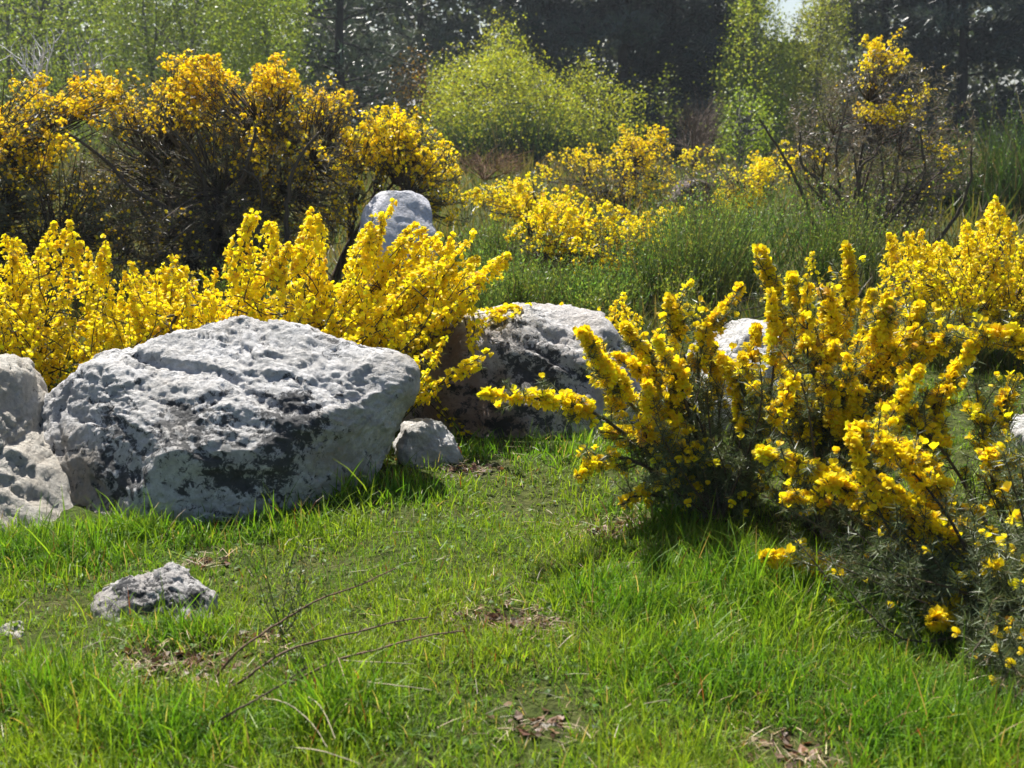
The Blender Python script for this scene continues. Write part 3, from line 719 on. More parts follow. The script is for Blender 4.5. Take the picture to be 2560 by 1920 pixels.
for gi in range(8):
    for k in range(13):
        (a, b), = sample_poly([(2330, 1250), (2560, 1120), (2760, 1200), (2760, 1700), (2480, 1740), (2330, 1500)] if gi < 4 else [(2420, 1250), (2560, 1000), (2900, 900), (2950, 1700), (2500, 1760), (2400, 1560)], 1); dd = rng.uniform(2.2, 2.8) if gi < 4 else rng.uniform(1.95, 2.4)
        tip = P(a, b, min(dd, .96 * ground_d(b))); bx = P(*BR, 2.27); path = curve([bx, (tip + bx) / 2 + rng.normal(size=3) * .04, tip], 9)
        rb.spike(path, .004, rng.poisson(.4), .03, .6, 180, 6, .08, .2, 6)
    rb.close("branch")

# --- polygon-shaped bushes further back
def gorse_bush(label, base, tips, lod=1, fsize=.0185, ycol=YEL, scol=GREEN, nlimb=6, limb_r=.012, woodcol=(.07, .055, .042), spl=(.012, .03), name="gorse_bush", cat="gorse", stems_px=(), sway=(0, 0, 0)):
    """tips: list of (pixel polygon, d, d spread, shoots, shoot length, flowers per shoot, flower radius, spines per shoot, up, side)"""
    bx = A(base); root = empty(name, bx * A([1, 1, 0]), label, cat, "gorse bushes")
    b = Gorse(root, lod, fsize, ycol, scol, spl if lod == 1 else (.02, .05))
    allt = []
    for poly, d, dd, ns, L, nf, fr, nsp, up, side in tips:
        q = sample_poly(poly, ns); q = q + (rng.normal(size=q.shape) * A([14, 16]) if lod == 2 else 0); allt.append((P(q[:, 0], q[:, 1], d + rng.uniform(-dd, dd, ns)), L, nf, fr, nsp, up, side))
    T = np.concatenate([e[0] for e in allt])
    cen = T[rng.choice(len(T), nlimb, replace=False)]
    limbs = []
    for c in cen:
        e = bx + (c - bx) * .8; m = bx + (c - bx) * .4 + rng.normal(size=3) * .06 * np.linalg.norm(c - bx) - A([0, 0, .03])
        limbs.append(curve([bx + rng.normal(size=3) * A([.05, .05, 0]), m, e], 10))
    lid = [np.argmin([np.min(np.linalg.norm(l[4:] - t, axis=1)) for l in limbs]) for t in T]
    for pts, d0, d1, r0, r1 in stems_px:      # bare stems that stand in front of the foliage
        V, T = tube(px_path(pts, d1, d0, 16), r0, r1, 7, r1 * .6); obj("stem", V, T, np.broadcast_to(A(woodcol), V.shape), M_BARK, root, True)
    o = 0; flat = []
    for pts, *pr in allt:
        for p in pts: flat.append((p, pr))
    for li, l in enumerate(limbs):
        b.stem(l, limb_r, limb_r * .35, woodcol, 6)
        for k, (tip, (L, nf, fr, nsp, up, side)) in enumerate(flat):
            if lid[k] != li: continue
            dr = nrm(nrm(tip - bx) * .6 + A([0, 0, up]) + A(sway) + rng.normal(size=3) * side); ln = L * (rng.uniform(.6, 1.3) if lod == 2 else rng.uniform(.6, 1.7))
            rt = tip - dr * ln; j = max(3, np.argmin(np.linalg.norm(l - rt, axis=1)) - 1); j = min(j, 9)
            b.stem(curve([l[j], (l[j] + rt) / 2 + rng.normal(size=3) * .03, rt], 5), limb_r * .28, .0025, woodcol, 3)
            q = curve([rt, rt + dr * ln * .5 + rng.normal(size=3) * .08 * ln, tip], 6)
            b.stem(q, .0028, .0012, (.08, .08, .045), 3); b.spines(q, 0, 1, int(nsp * (1.0 if lod == 1 else .62)), .012)
            cl = 1 if lod == 1 else (1.55 if perlin(tip[None] * (30 / max(8, tip[1])) + 3.3)[0] + rng.normal() * .12 > -.05 else .22)
            b.flowers(q, .05, 1, rng.poisson(nf * cl * (2.2 if lod == 1 else 1.5)), fr * (.68 if lod == 1 else .9))
            if lod == 1: b.buds(q, 9)
            elif rng.uniform() < .4: b.buds(q, 4)
        b.close("branch")
    return root

gorse_bush("brightest dense yellow gorse bush rising behind the gap between the two main boulders", P(900, 1010, 4.15) * A([1, 1, 0]), [
    ([(640, 960), (690, 780), (760, 700), (880, 660), (980, 640), (1080, 640), (1160, 650), (1230, 700), (1200, 770), (1060, 830), (1000, 900), (850, 900)], 3.95, .35, 170, .26, 36, .032, 50, .45, .35),
    ([(603, 526), (640, 530), (650, 556), (612, 548)], 3.9, .08, 3, .30, 62, .034, 50, .05, .08),
    ([(650, 545), (740, 580), (790, 650), (700, 640)], 3.9, .1, 9, .26, 52, .034, 50, .2, .15),
    ([(740, 540), (800, 490), (860, 600), (800, 660)], 3.95, .15, 8, .26, 50, .034, 50, .8, .2),
    ([(920, 510), (985, 470), (990, 500), (940, 590), (880, 600)], 3.9, .15, 8, .26, 52, .034, 50, .8, .15),
    ([(1060, 560), (1180, 550), (1195, 570), (1130, 650), (1040, 620)], 3.9, .15, 9, .24, 50, .034, 50, .5, .15),
    ([(1180, 650), (1300, 615), (1300, 640), (1200, 710)], 3.85, .1, 8, .24, 50, .034, 50, .3, .12),
    ([(1240, 780), (1350, 757), (1355, 770), (1250, 800)], 3.9, .1, 5, .2, 45, .032, 50, .2, .1),
    ([(1080, 860), (1150, 820), (1158, 830), (1090, 900)], 3.42, .05, 3, .26, 34, .024, 50, .5, .10),
    ([(1150, 930), (1235, 868), (1245, 880), (1160, 950)], 3.40, .05, 3, .28, 34, .024, 50, .4, .10),
    ([(880, 570), (1080, 550), (1080, 610), (880, 630)], 4.0, .1, 10, .24, 34, .03, 60, .8, .2),
    ([(1040, 790), (1090, 770), (1090, 820), (1050, 840)], 3.8, .06, 4, .2, 34, .030, 60, .5, .2)], nlimb=16, limb_r=.008, sway=(.45, -.1, 0))
gorse_bush("dense yellow gorse bush behind the largest boulder's left shoulder", P(430, 960, 4.5) * A([1, 1, 0]), [
    ([(190, 900), (230, 740), (300, 690), (420, 650), (560, 690), (680, 690), (720, 780), (700, 900), (420, 900)], 4.35, .4, 200, .26, 30, .032, 60, .6, .3),
    ([(290, 690), (330, 655), (380, 690), (340, 740)], 4.3, .1, 5, .22, 44, .034, 60, .8, .15),
    ([(370, 640), (450, 620), (540, 680), (440, 700)], 4.5, .1, 8, .24, 44, .034, 60, .3, .2),
    ([(560, 680), (600, 655), (660, 660), (640, 730)], 4.4, .1, 6, .22, 44, .034, 60, .8, .15)], nlimb=10)
gorse_bush("yellow gorse bush at the left edge above the cut-off boulder", P(-20, 1000, 4.4) * A([1, 1, 0]), [
    ([(-420, 960), (-400, 660), (-200, 600), (0, 600), (160, 620), (260, 680), (250, 800), (170, 900), (90, 1000)], 4.3, .45, 230, .27, 30, .034, 60, .6, .3),
    ([(130, 560), (180, 555), (230, 620), (200, 640)], 4.3, .1, 6, .24, 44, .034, 50, .5, .2),
    ([(0, 580), (40, 560), (60, 640), (0, 660)], 4.3, .1, 5, .22, 44, .034, 50, .8, .2),
    ([(230, 610), (270, 570), (270, 660), (240, 680)], 4.3, .1, 4, .22, 40, .034, 50, .9, .15)], nlimb=10)
DK = (.10, .105, .065); DK2 = (.15, .13, .095)
gorse_bush("tall old gorse with thick forked trunk and orange-yellow domed crown, left of centre behind", P(530, 700, 7.2) * A([1, 1, 0]), [
    ([(405, 235), (420, 160), (450, 130), (500, 120), (545, 150), (570, 200), (590, 240), (500, 260)], 7.2, .35, 120, .10, 15, .05, 26, .6, .9),
    ([(240, 260), (300, 200), (400, 200), (560, 240), (640, 230), (760, 270), (800, 330), (650, 360), (420, 300), (300, 290)], 7.2, .5, 240, .13, 7, .05, 36, .6, .9),
    ([(630, 230), (645, 180), (690, 165), (740, 180), (750, 230), (690, 250)], 7.1, .25, 70, .10, 15, .05, 24, .6, .9),
    ([(770, 260), (790, 225), (840, 215), (885, 240), (880, 300), (800, 300)], 7.1, .25, 70, .10, 15, .05, 24, .6, .9),
    ([(540, 350), (700, 300), (870, 300), (900, 420), (720, 470), (560, 440)], 7.0, .4, 170, .13, 4.5, .05, 40, .6, .8),
    ([(200, 300), (500, 300), (650, 400), (700, 560), (560, 620), (300, 600), (200, 480)], 7.2, .5, 420, .18, .8, .05, 62, .5, .8),
    ([(180, 500), (450, 480), (720, 520), (720, 700), (400, 700), (180, 680)], 6.7, .3, 220, .2, .8, .05, 62, .5, .9),
    ([(620, 440), (880, 430), (870, 560), (640, 640)], 7.0, .3, 150, .14, 4, .05, 44, .5, .7)], 2, .022, ORA, DK2, 14, .022, (.085, .07, .058),
    stems_px=[([(160, 330), (240, 380), (330, 470), (430, 530), (520, 600), (530, 720)], 6.85, 6.6, .020, .007), ([(640, 320), (620, 400), (600, 460), (550, 530), (530, 620), (530, 720)], 6.85, 6.6, .024, .008), ([(430, 330), (470, 370), (505, 440), (520, 540), (525, 620)], 6.85, 6.65, .017, .006),
              ([(800, 330), (745, 400), (722, 480), (715, 560), (700, 700)], 6.7, 6.55, .018, .007), ([(300, 350), (390, 400), (430, 500), (470, 620), (480, 700)], 6.9, 6.75, .016, .006), ([(240, 300), (350, 330), (420, 335), (480, 420)], 6.9, 6.7, .012, .005), ([(600, 420), (650, 460), (640, 560), (560, 640)], 6.8, 6.6, .014, .006)])
gorse_bush("dark tall gorse with orange-yellow flower clusters filling the left edge behind", P(30, 690, 6.9) * A([1, 1, 0]), [
    ([(-260, 330), (-150, 220), (0, 230), (60, 190), (90, 200), (160, 250), (165, 330), (140, 400), (40, 450), (-200, 460)], 6.8, .4, 330, .11, 11, .055, 30, .6, .9),
    ([(120, 240), (220, 165), (300, 190), (280, 260), (180, 260)], 7.0, .3, 50, .10, 13, .045, 20, .8, .5),
    ([(-200, 420), (160, 420), (330, 480), (320, 600), (100, 620), (-200, 600)], 6.8, .5, 380, .18, 2.2, .05, 62, .5, .8)], 2, .022, ORA, DK, 8, .026)
gorse_bush("rounded gorse dome overhanging the smooth lavender-white boulder", P(830, 650, 7.3) * A([1, 1, 0]), [
    ([(880, 330), (930, 290), (990, 280), (1060, 310), (1110, 350), (1130, 400), (1110, 430), (1020, 425), (920, 430), (870, 400)], 7.5, .35, 260, .10, 12, .05, 30, .6, .9),
    ([(1040, 440), (1130, 420), (1170, 470), (1150, 540), (1080, 520), (1050, 480)], 7.2, .2, 40, .10, 9, .045, 26, .7, .5),
    ([(830, 440), (900, 440), (880, 480), (840, 500)], 7.1, .2, 16, .12, 6, .04, 26, .7, .5)], 2, .022, (.92, .72, .014), DK, 7, .02)
gorse_bush("spreading low yellow gorse beyond the green broom, right of the lavender-white boulder", P(1330, 640, 8.6) * A([1, 1, 0]), [
    ([(1170, 460), (1240, 445), (1330, 440), (1420, 470), (1450, 520), (1380, 540), (1250, 510)], 8.7, .4, 130, .15, 18, .045, 24, .5, .4),
    ([(1290, 560), (1350, 520), (1460, 530), (1600, 540), (1700, 530), (1620, 580), (1480, 600), (1380, 600)], 7.3, .35, 150, .17, 20, .045, 24, .4, .3),
    ([(1320, 580), (1600, 570), (1580, 640), (1500, 690), (1380, 650)], 7.0, .3, 130, .15, 9, .045, 24, .5, .4)], 2, .024, YEL, GREEN, 8, .014)
gorse_bush("brownish gorse with sparse yellow top, far middle right below the birch bush", P(1560, 500, 12.5) * A([1, 1, 0]), [
    ([(1540, 370), (1570, 320), (1610, 312), (1660, 340), (1670, 380), (1600, 400)], 12.4, .5, 70, .14, 10, .06, 26, .8, .5),
    ([(1340, 400), (1420, 370), (1520, 380), (1560, 430), (1450, 440), (1360, 430)], 12.2, .5, 60, .14, 6, .06, 26, .7, .5),
    ([(1560, 400), (1680, 400), (1740, 470), (1600, 540), (1530, 480)], 12.2, .5, 80, .2, 7, .06, 34, .6, .5),
    ([(1440, 400), (1560, 400), (1560, 540), (1440, 500)], 11.8, .4, 60, .25, .8, .06, 50, .8, .4)], 2, .026, (.92, .70, .014), (.10, .085, .05), 8, .02)
gorse_bush("low yellow gorse beside the pinkish boulder, left of the leggy brown gorse", P(1870, 520, 11) * A([1, 1, 0]), [
    ([(1790, 430), (1870, 390), (1960, 385), (1970, 420), (1900, 470), (1850, 510), (1800, 500)], 11, .5, 130, .17, 12, .06, 26, .5, .4),
    ([(1650, 440), (1800, 430), (1800, 540), (1660, 560)], 10.6, .2, 60, .25, 1.2, .06, 40, .6, .6),
    ([(1680, 390), (1760, 360), (1820, 380), (1790, 420)], 11.6, .4, 26, .14, 9, .06, 26, .5, .4)], 2, .026, YEL, DK2, 6, .016)
gorse_bush("tall leggy brown gorse with bare stems and a yellow tuft on top, right background", P(2130, 620, 8.8) * A([1, 1, 0]), [
    ([(2165, 120), (2180, 80), (2200, 80), (2225, 120), (2200, 170), (2170, 180)], 8.8, .2, 26, .12, 14, .045, 18, .9, .3),
    ([(2120, 190), (2230, 120), (2280, 95), (2275, 130), (2230, 180), (2140, 190)], 8.8, .25, 34, .12, 10, .045, 20, .8, .4),
    ([(2115, 250), (2180, 225), (2240, 240), (2330, 190), (2320, 250), (2250, 290), (2150, 290)], 8.8, .3, 42, .12, 8, .045, 22, .8, .4),
    ([(1940, 360), (2040, 350), (2060, 400), (1990, 420)], 8.8, .3, 18, .12, 5, .045, 24, .8, .4),
    ([(1960, 260), (2100, 160), (2330, 120), (2440, 280), (2440, 460), (2300, 560), (2050, 560), (1990, 420)], 8.9, .7, 330, .28, .35, .045, 70, .7, .45),
    ([(2320, 350), (2420, 330), (2400, 420), (2330, 420)], 8.6, .3, 20, .12, 5, .045, 20, .8, .4)], 2, .024, (.92, .72, .014), (.17, .14, .11), 16, .016, (.10, .08, .065),
    stems_px=[([(1900, 300), (1950, 380), (1990, 450), (2020, 520), (2045, 600)], 8.6, 8.4, .018, .007), ([(2000, 330), (2010, 420), (2100, 490), (2110, 600)], 8.6, 8.4, .018, .007), ([(2200, 380), (2150, 430), (2165, 520), (2160, 610)], 8.6, 8.4, .018, .008), ([(2300, 330), (2310, 440), (2270, 540), (2250, 620)], 8.7, 8.5, .018, .007), ([(2430, 370), (2425, 460), (2390, 540), (2330, 620)], 8.7, 8.5, .016, .006), ([(2120, 250), (2090, 380), (2100, 470)], 8.7, 8.6, .012, .005)])
gorse_bush("yellow gorse bank behind the right foreground bush, with a taller spire at the right", P(2420, 860, 5.1) * A([1, 1, 0]), [
    ([(2200, 600), (2300, 570), (2420, 600), (2560, 560), (2760, 560), (2780, 780), (2500, 770), (2380, 760), (2300, 720)], 5.0, .4, 220, .22, 24, .036, 60, .6, .35),
    ([(2200, 575), (2290, 560), (2330, 600), (2250, 640)], 4.9, .1, 8, .2, 36, .034, 50, .3, .2),
    ([(2470, 500), (2490, 470), (2510, 470), (2540, 560), (2480, 580)], 5.0, .12, 11, .2, 34, .034, 50, .9, .12),
    ([(2390, 550), (2440, 540), (2480, 580), (2420, 620)], 4.9, .12, 8, .2, 34, .034, 50, .4, .2),
    ([(2380, 740), (2700, 760), (2700, 850), (2420, 830)], 4.9, .3, 60, .18, 3, .034, 90, .4, .5)], nlimb=10)
gorse_bush("sparse small gorse sprigs rising behind the rusty boulder", P(1560, 960, 4.5) * A([1, 1, 0]), [
    ([(1490, 770), (1540, 735), (1600, 735), (1620, 800), (1560, 830), (1500, 800)], 4.4, .15, 14, .12, 12, .028, 50, .7, .3),
    ([(1690, 700), (1740, 680), (1760, 760), (1700, 790)], 4.5, .15, 6, .12, 10, .028, 50, .7, .3),
    ([(1400, 760), (1430, 748), (1430, 770), (1405, 780)], 4.4, .1, 2, .08, 6, .028, 30, .7, .3),
    ([(2000, 640), (2040, 620), (2050, 740), (2000, 740)], 4.8, .15, 7, .14, 9, .03, 50, .7, .3)], nlimb=5, limb_r=.006)

# ------------------------------------------------------------------ green broom
def broom(label, base_px, d, h, spread, n, col=(.085, .14, .045), thick=.0022, fl=0, group="green broom shrubs"):
    b = P(*base_px, d) * A([1, 1, 0]); root = empty("broom_shrub", b, label, "broom", group)
    stems = Geo(); leaf = Geo()
    for k in range(max(4, n // 60)):
        m = n // max(4, n // 60)
        o = b + rng.normal(size=3) * A([spread * .35, spread * .3, 0])
        dr = nrm(rng.normal(size=(m, 3)) * A([.32, .32, 0]) + A([0, 0, 1])); L = h * rng.uniform(.45, 1.08, m) * rng.uniform(.7, 1.2)
        st = o + rng.normal(size=(m, 3)) * A([spread * .16, spread * .16, 0]); st[:, 2] = 0
        w = thick * (1 + .5 * rng.uniform(size=m)) * max(1, d / 7)
        tv = A([[-1, 0, 0], [1, 0, 0], [-.8, 0, .5], [.8, 0, .5], [0, 0, 1.0]])
        V = st[:, None] + 0; x = nrm(np.cross(dr, rng.normal(size=(m, 3)))); be = rng.normal(size=(m, 1, 3)) * .10 * L[:, None, None]
        zz = tv[None, :, 2:3]; V = V + dr[:, None] * L[:, None, None] * zz + x[:, None] * (w[:, None, None] * tv[None, :, 0:1]) + be * zz ** 2
        T = (np.array([(0, 1, 3), (0, 3, 2), (2, 3, 4)])[None] + (np.arange(m) * 5)[:, None, None]).reshape(-1, 3)
        cf = rng.uniform(.65, 1.35) * A([rng.uniform(.85, 1.35), 1, rng.uniform(.7, 1.1)]); sc = jit(A(col) * cf, m, .22, .08); dead = rng.uniform(size=m) < .12; sc[dead] = jit((.20, .15, .09), dead.sum(), .25)
        stems.add(V.reshape(-1, 3), T, np.repeat(sc, 5, 0))
        ml = m * 15; i = rng.integers(0, m, ml); t = rng.uniform(.25, 1, ml)[:, None]
        p = st[i] + dr[i] * L[i][:, None] * t + be[i, 0] * t ** 2
        lv = A([[-.22, 0, 0], [.22, 0, .3], [0, 0, 1]])
        leaf.add(*scatter(lv, [(0, 1, 2)], p, nrm(dr[i] + rng.normal(size=(ml, 3)) * .6), rng.uniform(.010, .022, ml) * max(1, d / 8), math.pi, jit(A(col) * cf * 1.6, ml, .3, .10)))
    stems.build("stem", M_SPINE, root, False, "stuff"); leaf.build("leaves", M_LEAF, root, False, "stuff")
    return root
bpos = [((1180, 800), 5.6, .40, .30, "just right of the brightest gorse bush"), ((1280, 790), 5.8, .34, .34, "directly behind the top of the rusty boulder"),
        ((1400, 780), 6.0, .32, .34, "behind the right half of the rusty boulder's top"), ((1520, 780), 5.8, .32, .36, "behind the sparse small gorse sprigs"),
        ((1640, 770), 6.3, .52, .36, "left of the foreground gorse's tall spikes"), ((1760, 750), 6.6, .68, .36, "just left of the tallest foreground gorse spike"),
        ((1900, 740), 6.9, .72, .4, "at the foot of the leggy brown gorse"), ((2080, 740), 6.8, .75, .4, "below the leggy brown gorse, behind the right bush"),
        ((1240, 640), 7.6, .40, .32, "right of the lavender-white boulder"), ((1560, 640), 7.8, .36, .35, "between the spreading low gorse and the pinkish boulder"), ((1750, 620), 7.9, .42, .35, "below the pinkish boulder")]
for p, d, h, sp, w in bpos: broom("green broom shrub of fine upright stems " + w, p, d, h, sp, 420)
broom("green broom shrub at left, under the tall forked gorse", (650, 720), 6.0, .42, .35, 200, (.05, .08, .03))
for k, (x, y, d, h, sp, w) in enumerate([(1190, 410, 24, 1.15, .9, "left of the group below the bright birch bush"), (1290, 412, 23.5, 1.3, .8, "in the middle, below the bright birch bush"), (1400, 400, 24, 1.1, .9, "right of the group below the bright birch bush")]):
    broom("dark green far broom clump " + w, (x, y), d, h, sp, 700, (.05, .085, .028), .0035)
broom("dark green rounded broom thicket at the right edge in the background", (2530, 560), 12, 1.25, .8, 900, (.04, .075, .022), .003)
broom("dark green broom low beside the leggy gorse at right", (2330, 560), 12.5, .8, .7, 500, (.045, .075, .025), .003)

# ------------------------------------------------------------------ trees
LEAF_V = A([[0, 0, 0], [-.36, .1, .45], [0, 0, 1], [.36, .1, .45]]); LEAF_T = [(0, 1, 2), (0, 2, 3)]
def leafy_tree(name, label, cat, base_px, d, polys, stems, col, lsize, wood=(.16, .14, .12), trunk_r=.07, group=None, clump=.55, nlimb=16):
    """polys: (pixel polygon, depth spread, leaves); stems: pixel tops of the stems"""
    b = P(*base_px, d) * A([1, 1, 0]); root = empty(name, b, label, cat, group)
    paths = []
    for k, tp in enumerate(stems):
        top = P(*tp, d + rng.uniform(-.3, .3)); s = b + rng.normal(size=3) * A([.12, .12, 0]) * (len(stems) > 1)
        path = curve([s, s * .6 + top * .4 + rng.normal(size=3) * .12, top], 12); paths.append(path)
        V, T = tube(path, trunk_r, trunk_r * .15, 7, trunk_r * .2); obj("trunk", V, T, np.broadcast_to(A(wood), V.shape), M_BARK, root, True)
    cr = Geo(); tw = Geo(); allp = []
    for poly, dd, n in polys:
        q = sample_poly(poly, n * 3); q = q + rng.normal(size=q.shape) * A([24, 28]) * np.minimum(np.abs(rng.normal(size=(len(q), 1))), 1.1) * (24 / d); p = P(q[:, 0], q[:, 1], d + rng.normal(size=n * 3) * dd * .5)
        v = fbm(p * (2.2 if d > 15 else 4), 3); p = p[np.argsort(-v + rng.normal(size=len(v)) * clump)[:n]]; allp.append(p)
        lv, lt = (LEAF_V[[1, 2, 3]], [(0, 1, 2)]) if d > 20 else (LEAF_V, LEAF_T)
        cr.add(*scatter(lv, lt, p, nrm(rng.normal(size=(n, 3)) + A([0, 0, -.4])), lsize * rng.uniform(.6, 1.3, n), math.pi, jit(col, n, .14, .06)))
    allp = np.concatenate(allp)
    for k in range(nlimb * len(stems)):
        path = paths[k % len(paths)]; e = allp[rng.integers(len(allp))]
        ok = [j for j in range(2, 11) if path[j][2] < e[2] - .05] or [2]
        s = path[max(ok[-1] - rng.integers(0, 3), 1)]
        V, T = tube(curve([s, (s + e) / 2 + A([0, 0, .08]) + rng.normal(size=3) * .08, e], 7), trunk_r * .28, trunk_r * .06, 4); tw.add(V, T, A(wood) * .8)
    tw.build("limbs", M_BARK, root, True, "stuff"); cr.build("crown", M_LEAF, root, False, "stuff")
    return root
LG = (.16, .19, .025); MG = (.19, .26, .04)
leafy_tree("birch_bush", "bright yellow-green multi-stemmed birch bush in the background, top centre", "birch", (1290, 400), 24.6, [
    ([(1000, 390), (1050, 270), (1085, 170), (1150, 150), (1200, 140), (1260, 110), (1330, 150), (1400, 200), (1450, 250), (1440, 400)], 2.2, 24000),
    ([(1180, 180), (1215, 70), (1245, 40), (1275, 60), (1310, 100), (1330, 180)], 1.2, 1500),
    ([(1440, 390), (1420, 210), (1470, 130), (1500, 190), (1560, 220), (1615, 230), (1615, 330), (1540, 400)], 1.6, 4800)],
    [(1250, 50), (1120, 180), (1180, 170), (1330, 170), (1400, 230), (1470, 130), (1560, 230), (1060, 280)], (.30, .34, .035), .062, (.12, .10, .07), .035, None, .7, 7)
leafy_tree("birch_sapling", "orange-tinged sapling left of the bright birch bush", "sapling", (1020, 390), 25, [([(975, 340), (985, 200), (1010, 140), (1060, 130), (1085, 200), (1060, 340)], 1.0, 1100)], [(1020, 140), (1060, 160)], (.20, .12, .03), .07, (.12, .08, .05), .03)
leafy_tree("birch_sapling", "thin green sapling standing alone right of the bright birch bush", "sapling", (1668, 400), 24, [([(1648, 360), (1652, 230), (1668, 155), (1682, 200), (1695, 300), (1690, 370)], .5, 420)], [(1668, 160)], (.13, .17, .025), .075, (.10, .08, .06), .025)
left = [("leafy green birch at the far left of the wood", (40, 420), 26, [([(-500, 400), (-500, -230), (280, -230), (330, 0), (310, 240), (250, 400)], 4, 56000)], [(30, -260), (-250, -230), (190, -230)], MG),
        ("green birch behind the left gorse dome", (420, 420), 25, [([(230, 400), (260, 0), (300, -220), (600, -220), (640, 0), (640, 300), (560, 400)], 3, 42000)], [(330, -240), (520, -220)], (.14, .19, .045)),
        ("lighter green birch left of the dark pine trunk", (680, 420), 24, [([(520, 380), (520, 60), (580, -200), (740, -200), (770, 20), (740, 200), (720, 380)], 2.5, 27000)], [(640, -220)], (.21, .28, .05)),
        ("pale green birch left of the sky gap", (1880, 420), 27, [([(1790, 390), (1790, 200), (1830, 60), (1860, -160), (1910, -160), (1940, 20), (1985, 110), (1975, 390)], 2.0, 17000)], [(1885, -180), (1840, 60)], (.26, .32, .055)),
        ("pale green birch right of the sky gap", (2020, 420), 29, [([(1930, 400), (1960, 150), (2010, 20), (2040, -160), (2100, -160), (2120, 40), (2100, 250), (2060, 400)], 2.0, 17000)], [(2070, -180), (2080, 0)], (.24, .28, .06)),
        ("low bright green birch scrub at the foot of the pale birches", (1860, 440), 22, [([(1790, 380), (1800, 270), (1850, 220), (1920, 240), (1940, 330), (1900, 410)], 1.2, 2200)], [(1850, 230), (1890, 260)], (.20, .28, .03))]
for lab, bp, d, polys, st, c in left:
    leafy_tree("birch_tree", lab, "birch", bp, d, polys, st, c, .066 if d < 26.5 else .072, (.14, .13, .12), .08, "woodland trees")

def pine(label, base_px, d, top, width_px, ntuft, col, tr=.14, lo=360, side=None, seed=0):
    b = P(*base_px, d) * A([1, 1, 0]); root = empty("pine_tree", b, label, "pine", "woodland trees")
    tp = P(*top, d); path = curve([b, b * .5 + tp * .5 + rng.normal(size=3) * .12, tp], 14)
    V, T = tube(path, tr, tr * .3, 9, tr * .06); obj("trunk", V, T, np.broadcast_to(A([.040, .034, .032]), V.shape), M_BARK, root, True)
    W = width_px * d / FPX; zlo = P(base_px[0], lo, d)[2]; H = tp[2]
    tu = Geo(); nb_ = 46; per = ntuft // nb_
    tv = []; tt = []
    for k in range(5):
        a = k * 2.4; e = .25 + .75 * (k / 5); dx, dy, dz = math.cos(a) * e, math.sin(a) * e, 1 - .4 * e
        s = .075; i0 = len(tv); tv += [(-s * math.sin(a), s * math.cos(a), 0), (s * math.sin(a), -s * math.cos(a), 0), (dx, dy, dz)]; tt.append((i0, i0 + 1, i0 + 2))
    limb = Geo()
    for k in range(nb_):
        z = zlo + (H - zlo) * (k + rng.uniform()) / nb_; f = (z - zlo) / (H - zlo); a = rng.uniform(0, 2 * math.pi)
        j = np.argmin(np.abs(path[:, 2] - z)); s = path[j].copy(); s[2] = z
        L = W * (1 - .55 * f) * rng.uniform(.55, 1.1); e = s + A([math.cos(a) * L, math.sin(a) * L, L * rng.uniform(-.25, .3)])
        lp = curve([s, (s + e) / 2 + A([0, 0, rng.uniform(-.1, .12) * L]), e], 9)
        V, T = tube(lp, tr * .26 * (1 - .5 * f), .01, 5, .015); limb.add(V, T, A([.05, .042, .038]))
        u = rng.uniform(.22, 1, per); i = np.minimum((u * 8).astype(int), 7); fr = (u * 8 - i)[:, None]
        p = lp[i] * (1 - fr) + lp[i + 1] * fr; sp = (.10 + .26 * L * .4 * (1 - np.abs(u - .65)))[:, None]
        p = p + rng.normal(size=(per, 3)) * sp * A([1, 1, .55]); dr = nrm(p - s + rng.normal(size=(per, 3)) * .5 + A([0, 0, .3]))
        tu.add(*scatter(tv, tt, p, dr, rng.uniform(.16, .34, per), math.pi, jit(A(col) * rng.uniform(.55, 1.7), per, .25, .08)))
    limb.build("limbs", M_BARK, root, True, "stuff"); tu.build("needles", M_NEEDLE, root, False, "stuff")
    return root
PN = (.045, .062, .058)
pine("dark pine with a clear bare trunk and spreading limbs, top left of centre", (852, 420), 28, (850, -330), 300, 1500, (.065, .085, .06), .15, 340)
pine("grey-green pine behind the bright birch bush's left side", (1060, 400), 32, (1050, -330), 270, 3900, (.10, .12, .09), .13)
pine("dense dark blue-green pine right behind the bright birch bush", (1380, 400), 30, (1370, -330), 270, 6300, PN, .15)
pine("dense dark blue-green pine in the middle of the pine stand", (1540, 400), 29, (1545, -330), 260, 6900, PN, .16)
pine("dense dark blue-green pine behind the thin lone sapling", (1690, 400), 30, (1700, -330), 240, 6900, PN, .15)
pine("dark pine at the right end of the stand, left of the pale birches", (1800, 400), 31, (1790, -330), 150, 3900, PN, .14)
pine("grey-green pine behind the leggy gorse, right of the pale birches", (2200, 400), 31, (2190, -330), 240, 5400, (.07, .085, .07), .14)
pine("dark pine near the right edge with sky glinting through", (2400, 400), 29, (2410, -330), 240, 5400, PN, .15)
pine("dark pine at the right edge of the wood", (2600, 400), 30, (2590, -330), 240, 4800, PN, .15)
pine("dark pine beyond the right edge birches and gorse", (2800, 400), 31, (2790, -330), 260, 3300, PN, .15)

